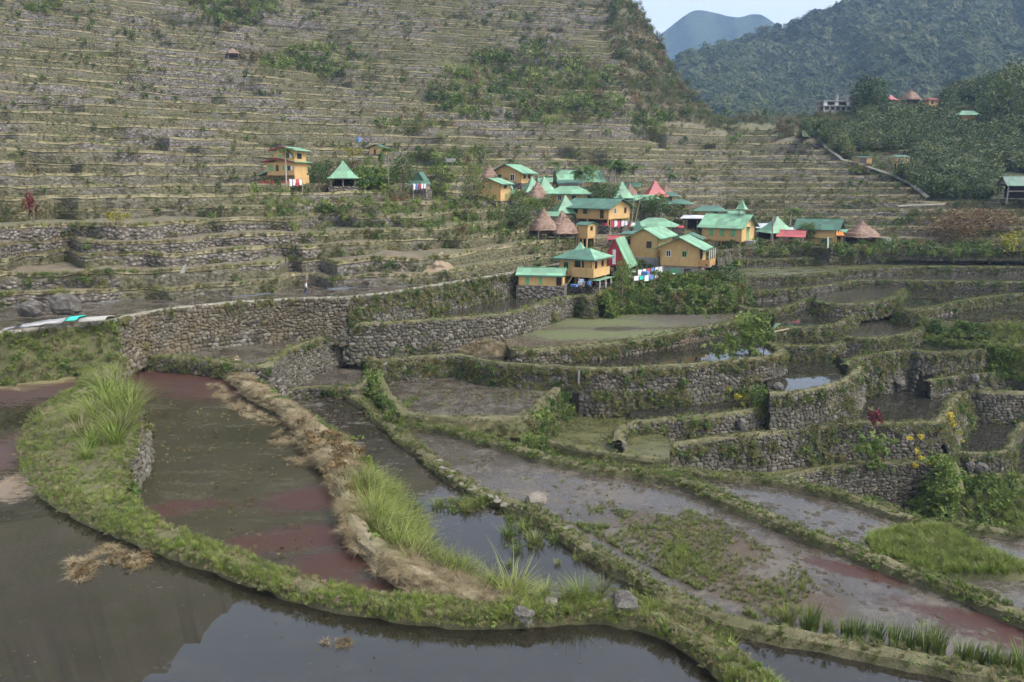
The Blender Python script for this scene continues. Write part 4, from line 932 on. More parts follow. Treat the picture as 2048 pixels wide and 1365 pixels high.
# banks
bank('steep bank of tall green grass below the hay bund', Mo[1:10], Z['M'], Z['A'] - .3, 1.0, ('grass_long', 'grass_lime', 'grass_long', 'grass_long', 'grass_olive', 'grass_long', 'leafy_bright'), 7, .6, 1.1)
bank('rusty shrubby bank at the upper hay bund', Mo[9:19], Z['M'], Z['A'] - .6, .6, ('grass_dry', 'grass_olive', 'rust', 'leafy_bright', 'grass_dry'), 6, .5, 1.1)
bank('brown weedy bank below the stubble pond', P6o[0:7], Z['P6'], Z['B'] - .6, .55, ('grass_dry', 'moss', 'grass_olive', 'leafy_bright'), 8, .35, .7)
bank('tall overgrown bank right of the stubble pond', P6o[6:10], Z['P6'], -19.4, .4, ('moss', 'grass_dry', 'leafy', 'grass_olive', 'vine'), 9, .4, .9)
bank('lush vine covered slope at the right edge', [(1868, 938), (1900, 945), (1930, 952), (2018, 956), (2080, 958), (2200, 962)], Z['TV'], -30, .85, ('vine', 'leafy_bright', 'grass_lime', 'vine', 'grass_olive', 'grass_lime'), 5, .6, 1.4)
bank('green vine curtain beside the gully wall', [(1858, 918), (1880, 914), (1897, 922), (1905, 950), (1912, 985)], Z['T1'] + .3, -27, .5, ('vine', 'leafy_bright', 'vine'), 7, .7, 1.3)
bank('hidden grassy back of the front bund', P0o[0:9], Z['P0'], Z['A'] - .4, .9, ('grass_green', 'grass_lime', 'weed'), 3.5, .35, .7)
bank('grassy back of the curb path', Ao[0:20], Z['A'], Z['B'] - .4, .6, ('grass_green', 'grass_olive'), 4, .3, .5)
bank('weedy back of the strip bund', Bo[0:16], Z['B'], Z['C'] - .4, .6, ('grass_green', 'weed', 'grass_olive'), 4, .3, .5)
bank('grassy outer slope of the silvery paddy', Co[0:13], Z['C'], -28, .5, ('grass_olive', 'leafy_bright', 'vine'), .8, .5, 1)
bank('green bank between stone rim and curb path', [(735, 705), (748, 748), (772, 800), (800, 832)], Z['P9'] + .3, Z['B'] - .6, .3, ('leafy', 'grass_olive', 'leafy_bright', 'moss'), 8, .4, .9)

bank('grassy slope beside the small dark pond', [(1832, 670), (1860, 676), (1900, 684), (1960, 690), (2010, 696), (2048, 698), (2200, 706)], -15.9, -18.8, .2, ('grass_olive', 'grass_lime', 'grass_green', 'leafy_bright'), 14, .5, 1.0)
bank('grassy lip of the long dark pond', [(1850, 640), (1900, 648), (1960, 652), (2048, 650), (2200, 655)], -14.5, -15.6, .9, ('grass_lime', 'grass_olive', 'grass_green', 'leafy'), 14, .5, 1.0)

bank('grassy lip of the small weedy green paddy', P7o, Z['P7'], -21.5, .3, ('grass_olive', 'grass_lime', 'moss'), 6, .35, .7)

bank('green bank below the front row of houses', [(1205, 588), (1225, 580), (1300, 578), (1380, 580), (1440, 578), (1490, 570)], -12.0, -14.8, .35, ('leafy_bright', 'leafy', 'vine', 'scrub', 'leafy_bright'), 5, .6, 1.3)
# ================================================================== VILLAGE
def gable_roof(w, d, e, h, rh, axis, th=.07):
    """two separate slabs, ridge along local axis"""
    L = (w if axis == 'x' else d) / 2 + e; B = (d if axis == 'x' else w) / 2 + e; k = rh / ((d if axis == 'x' else w) / 2); zt = h + rh; ze = zt - k * B; out = []
    for s in (-1, 1):
        P = [(-L, 0, zt), (L, 0, zt), (L, s * B, ze), (-L, s * B, ze)]; Q = [(x, y, z + th) for x, y, z in P]
        # slight sag so that sheets do not look machine flat
        V = P + Q; Fc = [(3, 2, 1, 0), (4, 5, 6, 7), (0, 1, 5, 4), (1, 2, 6, 5), (2, 3, 7, 6), (3, 0, 4, 7)]
        if axis == 'y': V = [(y, x, z) for x, y, z in V]
        out.append((V, Fc))
    return out
def hip_roof(w, d, e, h, rh, frac=.4, th=.07):
    X, Y = w / 2 + e, d / 2 + e; rx = max(.02, (w - d) / 2 + d * .18) if w > d else w * frac / 2; zt = h + rh; ze = h - .12
    c = [(-X, -Y, ze), (X, -Y, ze), (X, Y, ze), (-X, Y, ze)]; r = [(-rx, 0, zt), (rx, 0, zt)]; out = []
    for P in ([c[0], c[1], r[1], r[0]], [c[1], c[2], r[1]], [c[2], c[3], r[0], r[1]], [c[3], c[0], r[0]]):
        n = len(P); V = P + [(x, y, z + th) for x, y, z in P]; Fc = [tuple(range(n - 1, -1, -1)), tuple(range(n, 2 * n))] + [(i, (i + 1) % n, n + (i + 1) % n, n + i) for i in range(n)]
        out.append((V, Fc))
    return out
def pyr_roof(w, d, e, h, rh, flare=.22):
    """four flared faces, each its own sheet"""
    prof = [(1.0, 0), (.78, .14), (.5, .42), (.22, .74), (.025, 1.0)] if flare else [(1, 0), (.02, 1)]; out = []
    for s in range(4):
        V = []; Fc = []
        for r, t in prof:
            X, Y = (w / 2 + e) * r, (d / 2 + e) * r; c = [(-X, -Y), (X, -Y), (X, Y), (-X, Y)]
            a, b = c[s], c[(s + 1) % 4]; z = h - .1 + (rh + .1) * t; V += [(a[0], a[1], z), (b[0], b[1], z)]
        for i in range(len(prof) - 1): Fc.append((2 * i, 2 * i + 1, 2 * i + 3, 2 * i + 2))
        m = len(V); V += [(x, y, z - .06) for x, y, z in V]; Fc += [tuple(q + m for q in f[::-1]) for f in list(Fc)]; Fc.append((0, m, m + 1, 1))
        out.append((V, Fc))
    return out
def house(name, label, cx, by, w, d, h, rot=0, roof='gx', rh=10, eave=6, rmat='roof_mint', rmats=None, wmat='paint_yellow', stilt=0, D=None, win=(), cat='house', base='stone', gablemat=None, Dadd=0, fascia=None, under='dark_inside', z=None, skirt=2.5, keep=False):
    """dimensions in photo pixels at the house's distance"""
    if D is None or (by > 262 and cx < 1700 and not keep) or (by > 420 and not keep): D = HD(cx, by) + Dadd
    k = D / F; p = AT(cx, by, D); w, d, h, rh, eave, stilt = (v * k * (1.07 if by > 340 else 1) for v in (w, d, h, rh, eave, stilt))
    r = math.radians(rot); off = .5 * (abs(d * math.cos(r)) + abs(w * math.sin(r))) * .9
    dirv = Vector((p.x, p.y, 0)).normalized(); c = p + dirv * off
    t = thing(name, label, cat, c, r)
    X, Y = w / 2, d / 2; b = stilt; T = b + h
    # walls: one mesh with gable ends
    if h > .05:
        m = MB().box(-X, X, -Y, Y, b, T)
        if roof == 'gx':
            for s in (-1, 1): m.add([(s * (X - .001), -Y, T), (s * (X - .001), Y, T), (s * (X - .001), 0, T + rh)], [(0, 1, 2) if s > 0 else (2, 1, 0)])
        if roof == 'gy':
            for s in (-1, 1): m.add([(-X, s * (Y - .001), T), (X, s * (Y - .001), T), (0, s * (Y - .001), T + rh)], [(0, 1, 2) if s < 0 else (2, 1, 0)])
        m.build('wall', wmat, t)
        # corner boards
        for sx_, sy_ in ((-1, -1), (1, -1), (1, 1), (-1, 1)):
            MB().box(sx_ * X - .05, sx_ * X + .05, sy_ * Y - .05, sy_ * Y + .05, b - .02, T - .02).build('corner_post', 'paint_yellow_dark' if 'yellow' in wmat else 'wood_grey', t)
    if roof in ('gx', 'gy'): parts = gable_roof(w, d, eave, T, rh, roof[1])
    elif roof == 'hip': parts = hip_roof(w, d, eave, T, rh)
    elif roof == 'pyr': parts = pyr_roof(w, d, eave, T, rh)
    elif roof == 'shed':
        m = MB(); e = eave; m.add([(-X - e, -Y - e, T), (X + e, -Y - e, T), (X + e, Y + e, T + rh), (-X - e, Y + e, T + rh), (-X - e, -Y - e, T + .06), (X + e, -Y - e, T + .06), (X + e, Y + e, T + rh + .06), (-X - e, Y + e, T + rh + .06)],
                                   [(3, 2, 1, 0), (4, 5, 6, 7), (0, 1, 5, 4), (1, 2, 6, 5), (2, 3, 7, 6), (3, 0, 4, 7)]); parts = [(m.v, m.f)]
    else: parts = []
    for i, (V, Fc) in enumerate(parts):
        mm = rmats[i % len(rmats)] if rmats else rmat
        s_ = mesh_obj('roof_slope', V, Fc, mm, t)
        if fascia and roof in ('gx', 'gy', 'hip'):
            lo = [q for q in V[:len(V) // 2]]; zs_ = min(q[2] for q in lo); ed = [q for q in lo if q[2] < zs_ + .01]
            if len(ed) >= 2: MB().bar(Vector(ed[0]) + Vector((0, 0, .0)), Vector(ed[1]), .05, .16).build('fascia', fascia, s_)
    if roof in ('gx', 'gy'):
        L = (w if roof == 'gx' else d) / 2 + eave; z_ = T + rh + .09
        MB().bar((-L, 0, z_) if roof == 'gx' else (0, -L, z_), (L, 0, z_) if roof == 'gx' else (0, L, z_), .16, .05).build('ridge_cap', rmats[0] if rmats else rmat, t)
    if stilt > .05:
        for sx_ in (-1, 0, 1):
            for sy_ in (-1, 1): MB().box(sx_ * (X - .1) - .08, sx_ * (X - .1) + .08, sy_ * (Y - .1) - .08, sy_ * (Y - .1) + .08, -1.5, b - .01).build('post', 'paint_yellow' if 'yellow' in wmat else 'wood_grey', t)
        MB().box(-X - .02, X + .02, -Y - .02, Y + .02, b - .14, b - .012).build('floor', 'paint_yellow_dark' if 'yellow' in wmat else 'wood_dark', t)
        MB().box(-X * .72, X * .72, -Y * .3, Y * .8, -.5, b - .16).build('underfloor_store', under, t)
    if base: MB().box(-X - .25, X + .25, -Y - .25, Y + .25, -skirt, .02 if stilt > .05 else b - .0 + .04).build('foundation', 'concrete' if base == 'concrete' else 'hill_stone', t)
    for face, u, v, ww, hh, kind in win:
        n = (w if face in 'fb' else d); uu = (u - .5) * n; zz = b + v * h; ww = ww * k; hh = hh * k
        def q(a, o, z0): return {'f': (a, -Y - o), 'b': (-a, Y + o), 'r': (X + o, a), 'l': (-X - o, -a)}[face] + (z0,)
        def plate(nm, mat, a0, a1, z0, z1, o0, o1, par):
            A = q(a0, o0, z0); B = q(a1, o1, z1); return MB().box(min(A[0], B[0]), max(A[0], B[0]), min(A[1], B[1]), max(A[1], B[1]), z0, z1).build(nm, mat, par)
        if kind == 'door' or kind == 'doorg':
            dm = 'paint_mint' if kind == 'doorg' else 'wood_dark'; dd = plate('door', dm, uu - ww / 2, uu + ww / 2, b + .02, b + hh, -.02, .03, t)
            plate('handle', 'metal_grey', uu + ww * .3, uu + ww * .3 + .05, b + hh * .45, b + hh * .45 + .08, .03, .06, dd)
        elif kind == 'shut':
            wd = plate('window', 'paint_mint', uu - ww / 2, uu + ww / 2, zz - hh / 2, zz + hh / 2, -.02, .04, t); plate('sill', 'paint_yellow_dark', uu - ww / 2 - .05, uu + ww / 2 + .05, zz - hh / 2 - .06, zz - hh / 2 - .001, -.02, .07, wd)
        else:
            fm = {'win': 'white_paint', 'winm': 'paint_maroon', 'wing': 'paint_mint', 'wind': 'wood_dark'}[kind]
            wd = plate('window', 'glass_dark', uu - ww / 2, uu + ww / 2, zz - hh / 2, zz + hh / 2, -.02, .015, t); f = .05
            for a0, a1, z0, z1 in ((uu - ww / 2 - f, uu - ww / 2, zz - hh / 2 - f, zz + hh / 2 + f), (uu + ww / 2, uu + ww / 2 + f, zz - hh / 2 - f, zz + hh / 2 + f), (uu - ww / 2 + .001, uu + ww / 2 - .001, zz + hh / 2, zz + hh / 2 + f),
                                   (uu - ww / 2 + .001, uu + ww / 2 - .001, zz - hh / 2 - f, zz - hh / 2), (uu - .02, uu + .02, zz - hh / 2 + .001, zz + hh / 2 - .001)):
                plate('frame', fm, a0, a1, z0, z1, -.01, .045, wd)
    return t, k, (X, Y, b, T)
m = MT('glass_dark', .12, .5); m.col((.02, .022, .024)); M['glass_dark'] = m.m
m = MT('wall_stone', .95, .1); vo = m.voro(2.6); ce = m.voro(2.6, out=1); sep = m.n.new('ShaderNodeSeparateColor'); m.l.new(ce, sep.inputs[0])
m.col(m.mix(m.rng(vo, .28, .46), m.ramp(sep.outputs[0], [(0, (.06, .055, .048)), (.5, (.13, .12, .105)), (1, (.24, .225, .2))]), (.02, .018, .015))); m.bump(m.math('MULTIPLY', vo, -1.), .8, .1); M['wall_stone'] = m.m
def thatch_hut(label, cx, by, w, h, D=None, legs=8, Dadd=0, rot=20, cat='hut'):
    """square thatched pyramid bulging outwards, standing on posts"""
    if D is None or by > 262: D = HD(cx, by) + Dadd
    k = D / F; w *= k; h *= k; lg = legs * k; p = AT(cx, by, D); dirv = Vector((p.x, p.y, 0)).normalized(); t = thing('thatched_hut', label, cat, p + dirv * w * .4, math.radians(rot)); r = random.Random(int(cx * 7 + by))
    V = []; Fc = []; n = 28; rows = 9
    for j in range(rows + 1):
        q = j / rows; R = (w / 2) * ((1 - q) ** .92 + .03); R *= 1 + .10 * math.sin(math.pi * min(1, q * 1.3))
        for i in range(n):
            a = 2 * math.pi * i / n; sq = 1 / (abs(math.cos(a)) ** 5 + abs(math.sin(a)) ** 5) ** .2; rr = R * (1 + (sq - 1) * .75) * (1 + r.gauss(0, .018)); V.append((rr * math.cos(a), rr * math.sin(a), lg + h * q + r.gauss(0, .012) * h - (.05 * h if j % 2 and j < 8 else 0)))
    for j in range(rows):
        for i in range(n): Fc.append((j * n + i, j * n + (i + 1) % n, (j + 1) * n + (i + 1) % n, (j + 1) * n + i))
    Fc.append(tuple(range(n - 1, -1, -1))); rf = mesh_obj('thatch_roof', V, Fc, 'thatch', t)
    it = []
    for _ in range(150):
        a = r.uniform(0, 6.283); q = r.random() ** 1.5; R = (w / 2) * (1 - q) ** .92 * 1.03; it.append(((R * math.cos(a), R * math.sin(a), lg + h * q), n_rot((math.cos(a), math.sin(a), -.9), .2), .35 * w / 3))
    scatter('straw_fringe', 'straw', it, parent=rf)
    b = w * .32
    MB().box(-b, b, -b, b, lg * .35, lg + h * .3).build('cabin', 'wood_dark', t)
    for sx_ in (-1, 1):
        for sy_ in (-1, 1): MB().tube([(sx_ * b * 1.1, sy_ * b * 1.1, -1.2), (sx_ * b * 1.1, sy_ * b * 1.1, lg + h * .12)], .09).build('post', 'wood_grey', t)
    MB().tube([(0, 0, lg + h * .97), (0, 0, lg + h * 1.07)], [.09, .05]).build('finial', 'wood_grey', t)
    return t
protos('straw', [blades(26, .7, .5, .03, .5, 200 + k, 'thatch') for k in S(2)])
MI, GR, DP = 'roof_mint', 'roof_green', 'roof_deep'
# ---- front row
h33, k33, (X, Y, b, T) = house('stilt_house', 'two storey yellow house with dark green hip roof and balcony on stilts', 1166, 574, 66, 70, 33, -30, 'hip', 15, 11, rmats=[GR, MI, GR, GR], stilt=20, fascia=GR, skirt=1.2,  # sunlit right slope set to mint: light on one roof put into colour
      win=(('f', .62, .62, 18, 15, 'wind'), ('r', .28, .6, 9, 13, 'winm'), ('r', .72, .62, 8, 11, 'winm'), ('f', .2, .55, 9, 12, 'wing')))
MB().box(-X * .1, X + .5, -Y - .55, -Y - .45, b - .1, b + (T - b) * .5).build('balcony_panel', 'paint_yellow', h33); MB().box(X + .42, X + .5, -Y - .44, Y * .9, b - .1, b + (T - b) * .42).build('balcony_panel', 'paint_yellow', h33)
MB().box(-X * .1, X + .5, -Y - .44, -Y + .0, b - .12, b - .02).build('balcony_floor', 'wood_grey', h33)
for xx in (-X * .1 + .05, X * .45, X + .44): MB().box(xx - .05, xx + .05, -Y - .43, -Y - .33, b + .0, T - .05).build('post', 'paint_yellow', h33)
for s in (-1, 1): MB().bar((s * X * .5, -Y - .5, -.2), (s * X * .2 + .2, -Y - .45, b - .12), .12).build('brace', 'paint_yellow', h33)
for V, Fc in pyr_roof(.95, .95, .22, T + .72, .95): mesh_obj('turret_roof', [(x - .4, y, z) for x, y, z in V], Fc, MI, h33)
MB().box(-.85, .05, -.42, .42, T + .35, T + .66).build('turret_wall', 'roof_green', h33)
MB().box(X - .2, X + 1.1, -Y - .4, Y * .8, b - .42, b - .36).build('porch_roof', MI, h33)
for i, yy in enumerate((-Y * .9, -Y * .1, Y * .6)): MB().box(X + .9, X + 1.0, yy - .05, yy + .05, -3.2, b - .44).build('post', 'white_paint', h33)
for zz in (-1.0, -.55): MB().box(X + .86, X + 1.04, -Y, Y * .65, zz, zz + .1).build('rail', 'paint_red', h33)
house('annex', 'low yellow annex with mint roof left of the stilted house', 1084, 573, 82, 44, 22, -10, 'gx', 9, 6, MI, D=82.5, keep=True, win=(('f', .2, .45, 7, 16, 'shut'), ('f', .5, .45, 7, 16, 'shut'), ('f', .93, .45, 9, 16, 'wind')), fascia=GR, skirt=1.4)
h32, k32, (X, Y, b, T) = house('house', 'yellow upper floor over grey concrete ground floor with red ladder', 1366, 533, 72, 62, 36, -25, 'gy', 17, 12, MI, D=94, keep=True, base=None, fascia=GR, win=(('f', .2, .62, 8, 11, 'win'), ('f', .62, .62, 7, 10, 'wing'), ('r', .3, .6, 22, 20, 'wind')))
MB().box(-X + .25, X - .1, -Y + .2, Y - .1, -1.75, -.08).build('ground_floor', 'concrete', h32); MB().box(-X, X, -Y, Y, -.07, -.004).build('floor', 'paint_yellow_dark', h32)
MB().box(-X * .5, -X * .02, -Y + .12, -Y + .19, -1.2, -.4).build('shutter', 'paint_mint', h32); MB().box(X * .25, X * .6, -Y + .13, -Y + .19, -1.7, -.35).build('door', 'wood_dark', h32)
MB().box(X + .002, X + 1.25, -Y * .9, Y * .9, -.1, 0).build('veranda_floor', 'wood_grey', h32); MB().box(X + 1.18, X + 1.25, -Y * .9, Y * .9, .01, .8).build('veranda_panel', 'paint_yellow_dark', h32); MB().box(X + .01, X + 1.17, -Y * .9, -Y * .85, .01, .8).build('veranda_panel', 'paint_yellow_dark', h32)
for yy in (-.88, -.3, .3, .88): MB().box(X + 1.15, X + 1.22, Y * yy - .04, Y * yy + .04, .82, T - .3).build('post', 'white_paint', h32)
for s in (-.22, .22): MB().bar((X + .5 + s, -Y - .95, -1.75), (X + .5 + s, -Y + .35, .15), .08).build('ladder_rail', 'paint_maroon', h32)
for i in range(8): MB().bar((X + .3, -Y - .95 + 1.25 * i / 8 + .1, -1.62 + 1.8 * i / 8), (X + .7, -Y - .95 + 1.25 * i / 8 + .1, -1.62 + 1.8 * i / 8), .06).build('ladder_rung', 'white_paint', h32)
house('house', 'yellow gabled house with a maroon window behind the red shack', 1303, 516, 52, 98, 40, -27, 'gy', 14, 9, MI, D=99, keep=True, fascia=GR, base='concrete', win=(('f', .68, .6, 9, 12, 'winm'), ('r', .25, .55, 8, 14, 'shut'), ('r', .6, .55, 8, 14, 'shut')), skirt=3.2)
house('lean_to', 'ochre lean to wall left of the gabled house', 1262, 506, 30, 36, 34, -20, 'shed', 3, 3, GR, D=101, keep=True, win=(('f', .5, .6, 6, 10, 'wind'),))
# A-frame
Df = 95; kf = Df / F; pf = AT(1240, 531, Df); af = thing('a_frame_shack', 'red A-frame shack with one mint green roof slope', 'shack', pf + Vector((0, 1.2, 0)), math.radians(-22)); w_, h_, d_ = 27 * kf, 52 * kf, 34 * kf
mesh_obj('wall', [(-w_, -d_ + .05, 0), (w_, -d_ + .05, 0), (0, -d_ + .05, h_), (-w_, d_, 0), (w_, d_, 0), (0, d_, h_)], [(0, 1, 2), (5, 4, 3), (0, 3, 4, 1)], 'paint_red', af)
for s, mt_ in ((-1, 'roof_red'), (1, MI)):
    a = [(s * (w_ + .15), -d_ - .2, -.25), (s * (w_ + .15), d_ + .2, -.25), (0, d_ + .2, h_ + .1), (0, -d_ - .2, h_ + .1)]; V = a + [(x + s * .07, y, z + .05) for x, y, z in a]
    mesh_obj('roof_slope', V, [(0, 1, 2, 3), (7, 6, 5, 4), (0, 4, 5, 1), (1, 5, 6, 2), (2, 6, 7, 3), (3, 7, 4, 0)], mt_, af)
MB().box(-.25, .12, -d_ - .02, -d_ + .04, .2, h_ * .62).build('door', 'white_paint', af); MB().box(-w_ * .75, -w_ * .45, -d_ - .02, -d_ + .04, .2, .9).build('shutter', 'wood_dark', af)
MB().box(-w_, w_, -d_, d_, -2, -.02).build('foundation', 'wall_stone', af)
house('house', 'low house under a broad mint hip roof', 1310, 470, 56, 44, 16, -18, 'hip', 13, 13, MI, win=(('f', .3, .6, 10, 8, 'wind'), ('f', .75, .6, 10, 8, 'wind')), D=113)
house('pyramid_hut', 'steep dark green pyramid roof with a small vent', 1275, 483, 30, 30, 7, -12, 'pyr', 33, 4, GR, wmat='wood_dark', D=106, cat='hut')
house('shed', 'dark green tin roofed shed behind the gabled house', 1381, 486, 42, 36, 8, -22, 'gy', 8, 5, GR, wmat='wood_grey', D=108, cat='shed')
ch, kc, (X, Y, b, T) = house('chapel', 'yellow chapel with long mint roof and green door', 1455, 491, 76, 72, 27, -35, 'gx', 20, 8, MI, stilt=8, D=116, base=None, win=(('f', .24, .55, 9, 13, 'shut'), ('f', .52, .55, 9, 13, 'shut'), ('f', .8, .55, 9, 13, 'shut'), ('r', .5, .5, 13, 24, 'doorg')))
MB().box(X + .01, X + .5, -.75, .75, b + 1.85, b + 1.93).build('door_awning', MI, ch); MB().box(X + .05, X + 1.3, -1.0, 1.0, -1, b - .02).build('steps', 'concrete', ch)
zr = T + 20 * kc
for xx in (X - 1.5, X - .75):
    for yy in (-.36, .36): MB().box(xx - .04, xx + .04, yy - .04, yy + .04, zr - .4, zr + 1.0).build('bell_post', 'wood_grey', ch)
for V, Fc in pyr_roof(.75, .75, .35, zr + 1.02, 1.35): mesh_obj('bell_roof', [(x + X - 1.12, y, z) for x, y, z in V], Fc, MI, ch)
MB().tube([(X - 1.12, 0, zr + 2.3), (X - 1.12, 0, zr + 2.85)], .03).build('bell_finial', 'wood_grey', ch)
house('open_shed', 'grey tin lean to on thin poles left of the chapel', 1396, 461, 54, 34, 1, -20, 'shed', 4, 4, 'roof_tin', wmat='wood_grey', stilt=20, D=124, base=None, cat='shed')
house('house', 'long mint roof just behind the chapel', 1458, 440, 50, 40, 7, -10, 'gx', 8, 3, MI, wmat='paint_yellow_dark', D=133)
house('house', 'green hip roofed house beyond the grey shed', 1420, 432, 52, 40, 9, -15, 'hip', 8, 6, GR, D=137, win=(('f', .7, .5, 8, 6, 'wind'),))
house('house', 'small yellow house under a green hip roof among trees', 1356, 420, 38, 34, 11, -15, 'hip', 7, 9, GR, D=139, win=(('f', .45, .6, 6, 6, 'wind'), ('f', .75, .6, 6, 6, 'wind')))
house('pyramid_hut', 'bright red flared pyramid roof', 1309, 399, 36, 36, 6, 8, 'pyr', 28, 4, 'roof_red', wmat='wood_dark', D=143, cat='hut')
house('pyramid_hut', 'tall mint pyramid roof in front of brown thatch', 1243, 402, 32, 32, 6, 10, 'pyr', 29, 4, MI, wmat='wood_dark', D=139, cat='hut')
house('house', 'wide mint roof right of the tall mint pyramid', 1288, 411, 58, 34, 10, -6, 'hip', 8, 5, MI, D=136, wmat='wood_grey')
house('pyramid_hut', 'small blackish green pyramid roof', 1240, 416, 20, 20, 8, -10, 'pyr', 17, 3, DP, wmat='wood_dark', D=134, cat='hut')
lh, kl, (X, Y, b, T) = house('long_house', 'long yellow house with dark green roof on posts', 1196, 452, 92, 78, 21, -38, 'gx', 14, 9, GR, stilt=13, D=117, win=(('f', .22, .6, 8, 9, 'wind'), ('f', .45, .6, 8, 9, 'wind'), ('r', .3, .65, 7, 10, 'win'), ('r', .78, .65, 7, 10, 'winm'), ('f', .85, .5, 9, 16, 'door')), fascia=GR)
house('outhouse', 'tiny yellow outhouse on tall stilts', 1173, 489, 20, 30, 24, -36, 'gx', 4, 4, GR, stilt=12, D=106, cat='outhouse', win=(('r', .5, .7, 7, 7, 'wind'),), base=None)
thatch_hut('left of two big brown thatched huts', 1087, 473, 52, 42, D=107, legs=12)
thatch_hut('right of two big brown thatched huts with a ragged hem', 1124, 479, 60, 42, D=103, legs=11, rot=30)
house('pyramid_hut', 'mint pyramid roof behind the right thatched hut', 1130, 431, 42, 42, 5, 14, 'pyr', 31, 4, MI, wmat='wood_dark', D=121, cat='hut')
house('house', 'yellow house with wavy mint roof and green fascia', 1138, 415, 66, 50, 20, -14, 'hip', 12, 8, MI, stilt=5, D=130, fascia=GR, win=(('f', .3, .6, 7, 8, 'win'), ('f', .7, .6, 7, 8, 'wind')))
house('house', 'largest mint gable roof at the back of the village', 1156, 374, 78, 50, 12, 10, 'gx', 17, 6, MI, D=150, win=(('f', .85, .5, 8, 8, 'wind'),))
house('shed', 'dark green workshop shed below the largest mint roof', 1140, 378, 46, 24, 9, 4, 'shed', 7, 2, GR, wmat='wood_grey', D=143, cat='shed')
house('pyramid_hut', 'pale mint pyramid left of a brown thatch', 1064, 389, 34, 34, 5, 20, 'pyr', 27, 3, MI, wmat='wood_dark', D=131, cat='hut')
house('pyramid_hut', 'second mint pyramid half hidden by brown thatch', 1088, 388, 34, 34, 5, 20, 'pyr', 26, 3, MI, wmat='wood_dark', D=136, cat='hut')
house('house', 'small mint roof tucked under the largest roof', 1091, 372, 22, 22, 8, -5, 'gx', 6, 3, MI, D=145)
thatch_hut('brown thatched hut in front of the mint pyramids', 1075, 404, 44, 34, D=126, legs=5)
thatch_hut('dark thatch peak behind the tall mint pyramid', 1259, 397, 30, 25, D=147, legs=4)
thatch_hut('greyish thatch peak behind the red pyramid', 1331, 396, 30, 22, D=150, legs=4)
h7, k7, (X, Y, b, T) = house('house', 'tall yellow house with curved green gable and white window', 1026, 367, 56, 56, 21, -24, 'gy', 13, 9, rmats=[GR, MI], D=140, fascia=DP, win=(('f', .25, .55, 7, 9, 'wing'), ('f', .7, .5, 8, 11, 'win'), ('r', .3, .6, 9, 8, 'wind'), ('r', .7, .6, 9, 8, 'wind')))
house('house', 'plain yellow two storey house at the village corner', 989, 403, 44, 44, 33, -24, 'gy', 8, 7, MI, D=129, fascia=GR, win=(('f', .2, .8, 5, 6, 'wind'), ('f', .55, .8, 5, 6, 'shut'), ('r', .5, .8, 12, 6, 'wind'), ('r', .6, .3, 6, 8, 'shut')))
house('shed', 'tiny mint roof beside the corner house', 1023, 393, 16, 18, 5, 10, 'pyr', 15, 2, MI, wmat='wood_dark', D=134, cat='shed')
thatch_hut('thatched peak behind the tall yellow house', 979, 361, 32, 26, D=144, legs=4)
# ---- right end of the village
house('pyramid_hut', 'mint pyramid roof right of the chapel', 1551, 481, 46, 46, 15, 12, 'pyr', 28, 5, MI, wmat='dark_inside', D=120, cat='hut', base='concrete')
house('shed', 'grey plank shed with red tin roof', 1582, 489, 42, 26, 16, -25, 'gx', 8, 5, 'roof_red', wmat='wood_grey', D=116, cat='shed', win=(('f', .5, .5, 6, 8, 'wind'),))
h36, k36, (X, Y, b, T) = house('house', 'yellow and green house with dark green roof and balcony', 1636, 490, 68, 34, 33, -33, 'gx', 13, 8, GR, D=117, win=(('r', .55, .72, 5, 9, 'winm'), ('f', .3, .72, 18, 10, 'wind'), ('f', .75, .2, 18, 13, 'shut')))
MB().box(-X * .2, X * .9, -Y - .5, -Y - .43, b + 1.0, b + 1.55).build('balcony_panel', 'paint_yellow', h36); MB().box(-X * .2, X * .9, -Y - .42, -Y - .0, b + .9, b + .98).build('balcony_floor', 'wood_grey', h36)
house('shed', 'white tin roof between mint pyramid and green roof', 1580, 472, 30, 26, 8, -20, 'shed', 5, 3, 'roof_tin', wmat='wood_grey', D=126, cat='shed')
house('canopy', 'orange tarpaulin canopy on posts', 1668, 491, 28, 18, 1, -10, 'shed', 5, 1, 'tarp_orange', wmat='wood_grey', stilt=17, D=114, base=None, cat='canopy')
house('canopy', 'narrow mint awning left of the ragged thatch', 1688, 484, 22, 14, 1, -10, 'shed', 4, 1, MI, wmat='wood_grey', stilt=16, D=120, base=None, cat='canopy')
thatch_hut('ragged thatched roof at the right end of the village', 1721, 491, 62, 30, D=115, legs=16, rot=12)
house('water_tank', 'small concrete cube tank beyond the ragged thatch', 1771, 490, 13, 13, 12, 8, None, 0, 0, wmat='concrete', D=115, cat='tank')
house('shed', 'low red roofed shed left of the dark green pyramid', 1232, 489, 26, 22, 9, -15, 'gx', 5, 3, 'roof_red', wmat='wood_grey', cat='shed')
house('shed', 'rust red flat roof right of the broad hip roof', 1350, 466, 26, 18, 9, -12, 'shed', 2, 3, 'paint_red', wmat='wood_grey', cat='shed')
house('shed', 'little grey shed behind the mint pyramid right of the chapel', 1526, 466, 24, 20, 10, -10, 'gx', 6, 3, 'roof_tin', wmat='wood_grey', cat='shed')
house('house', 'small ochre house under the crowded palms', 1262, 384, 30, 24, 10, -12, 'gx', 6, 4, GR, win=(('f', .4, .5, 5, 5, 'wind'),))
house('house', 'low house with mint roof left of the long yellow house', 1110, 440, 26, 24, 8, -15, 'gx', 6, 4, MI, wmat='wood_grey')
house('house', 'half hidden ochre house beside the red pyramid', 1340, 402, 28, 24, 9, -10, 'hip', 6, 4, GR, win=(('f', .5, .5, 6, 5, 'wind'),))
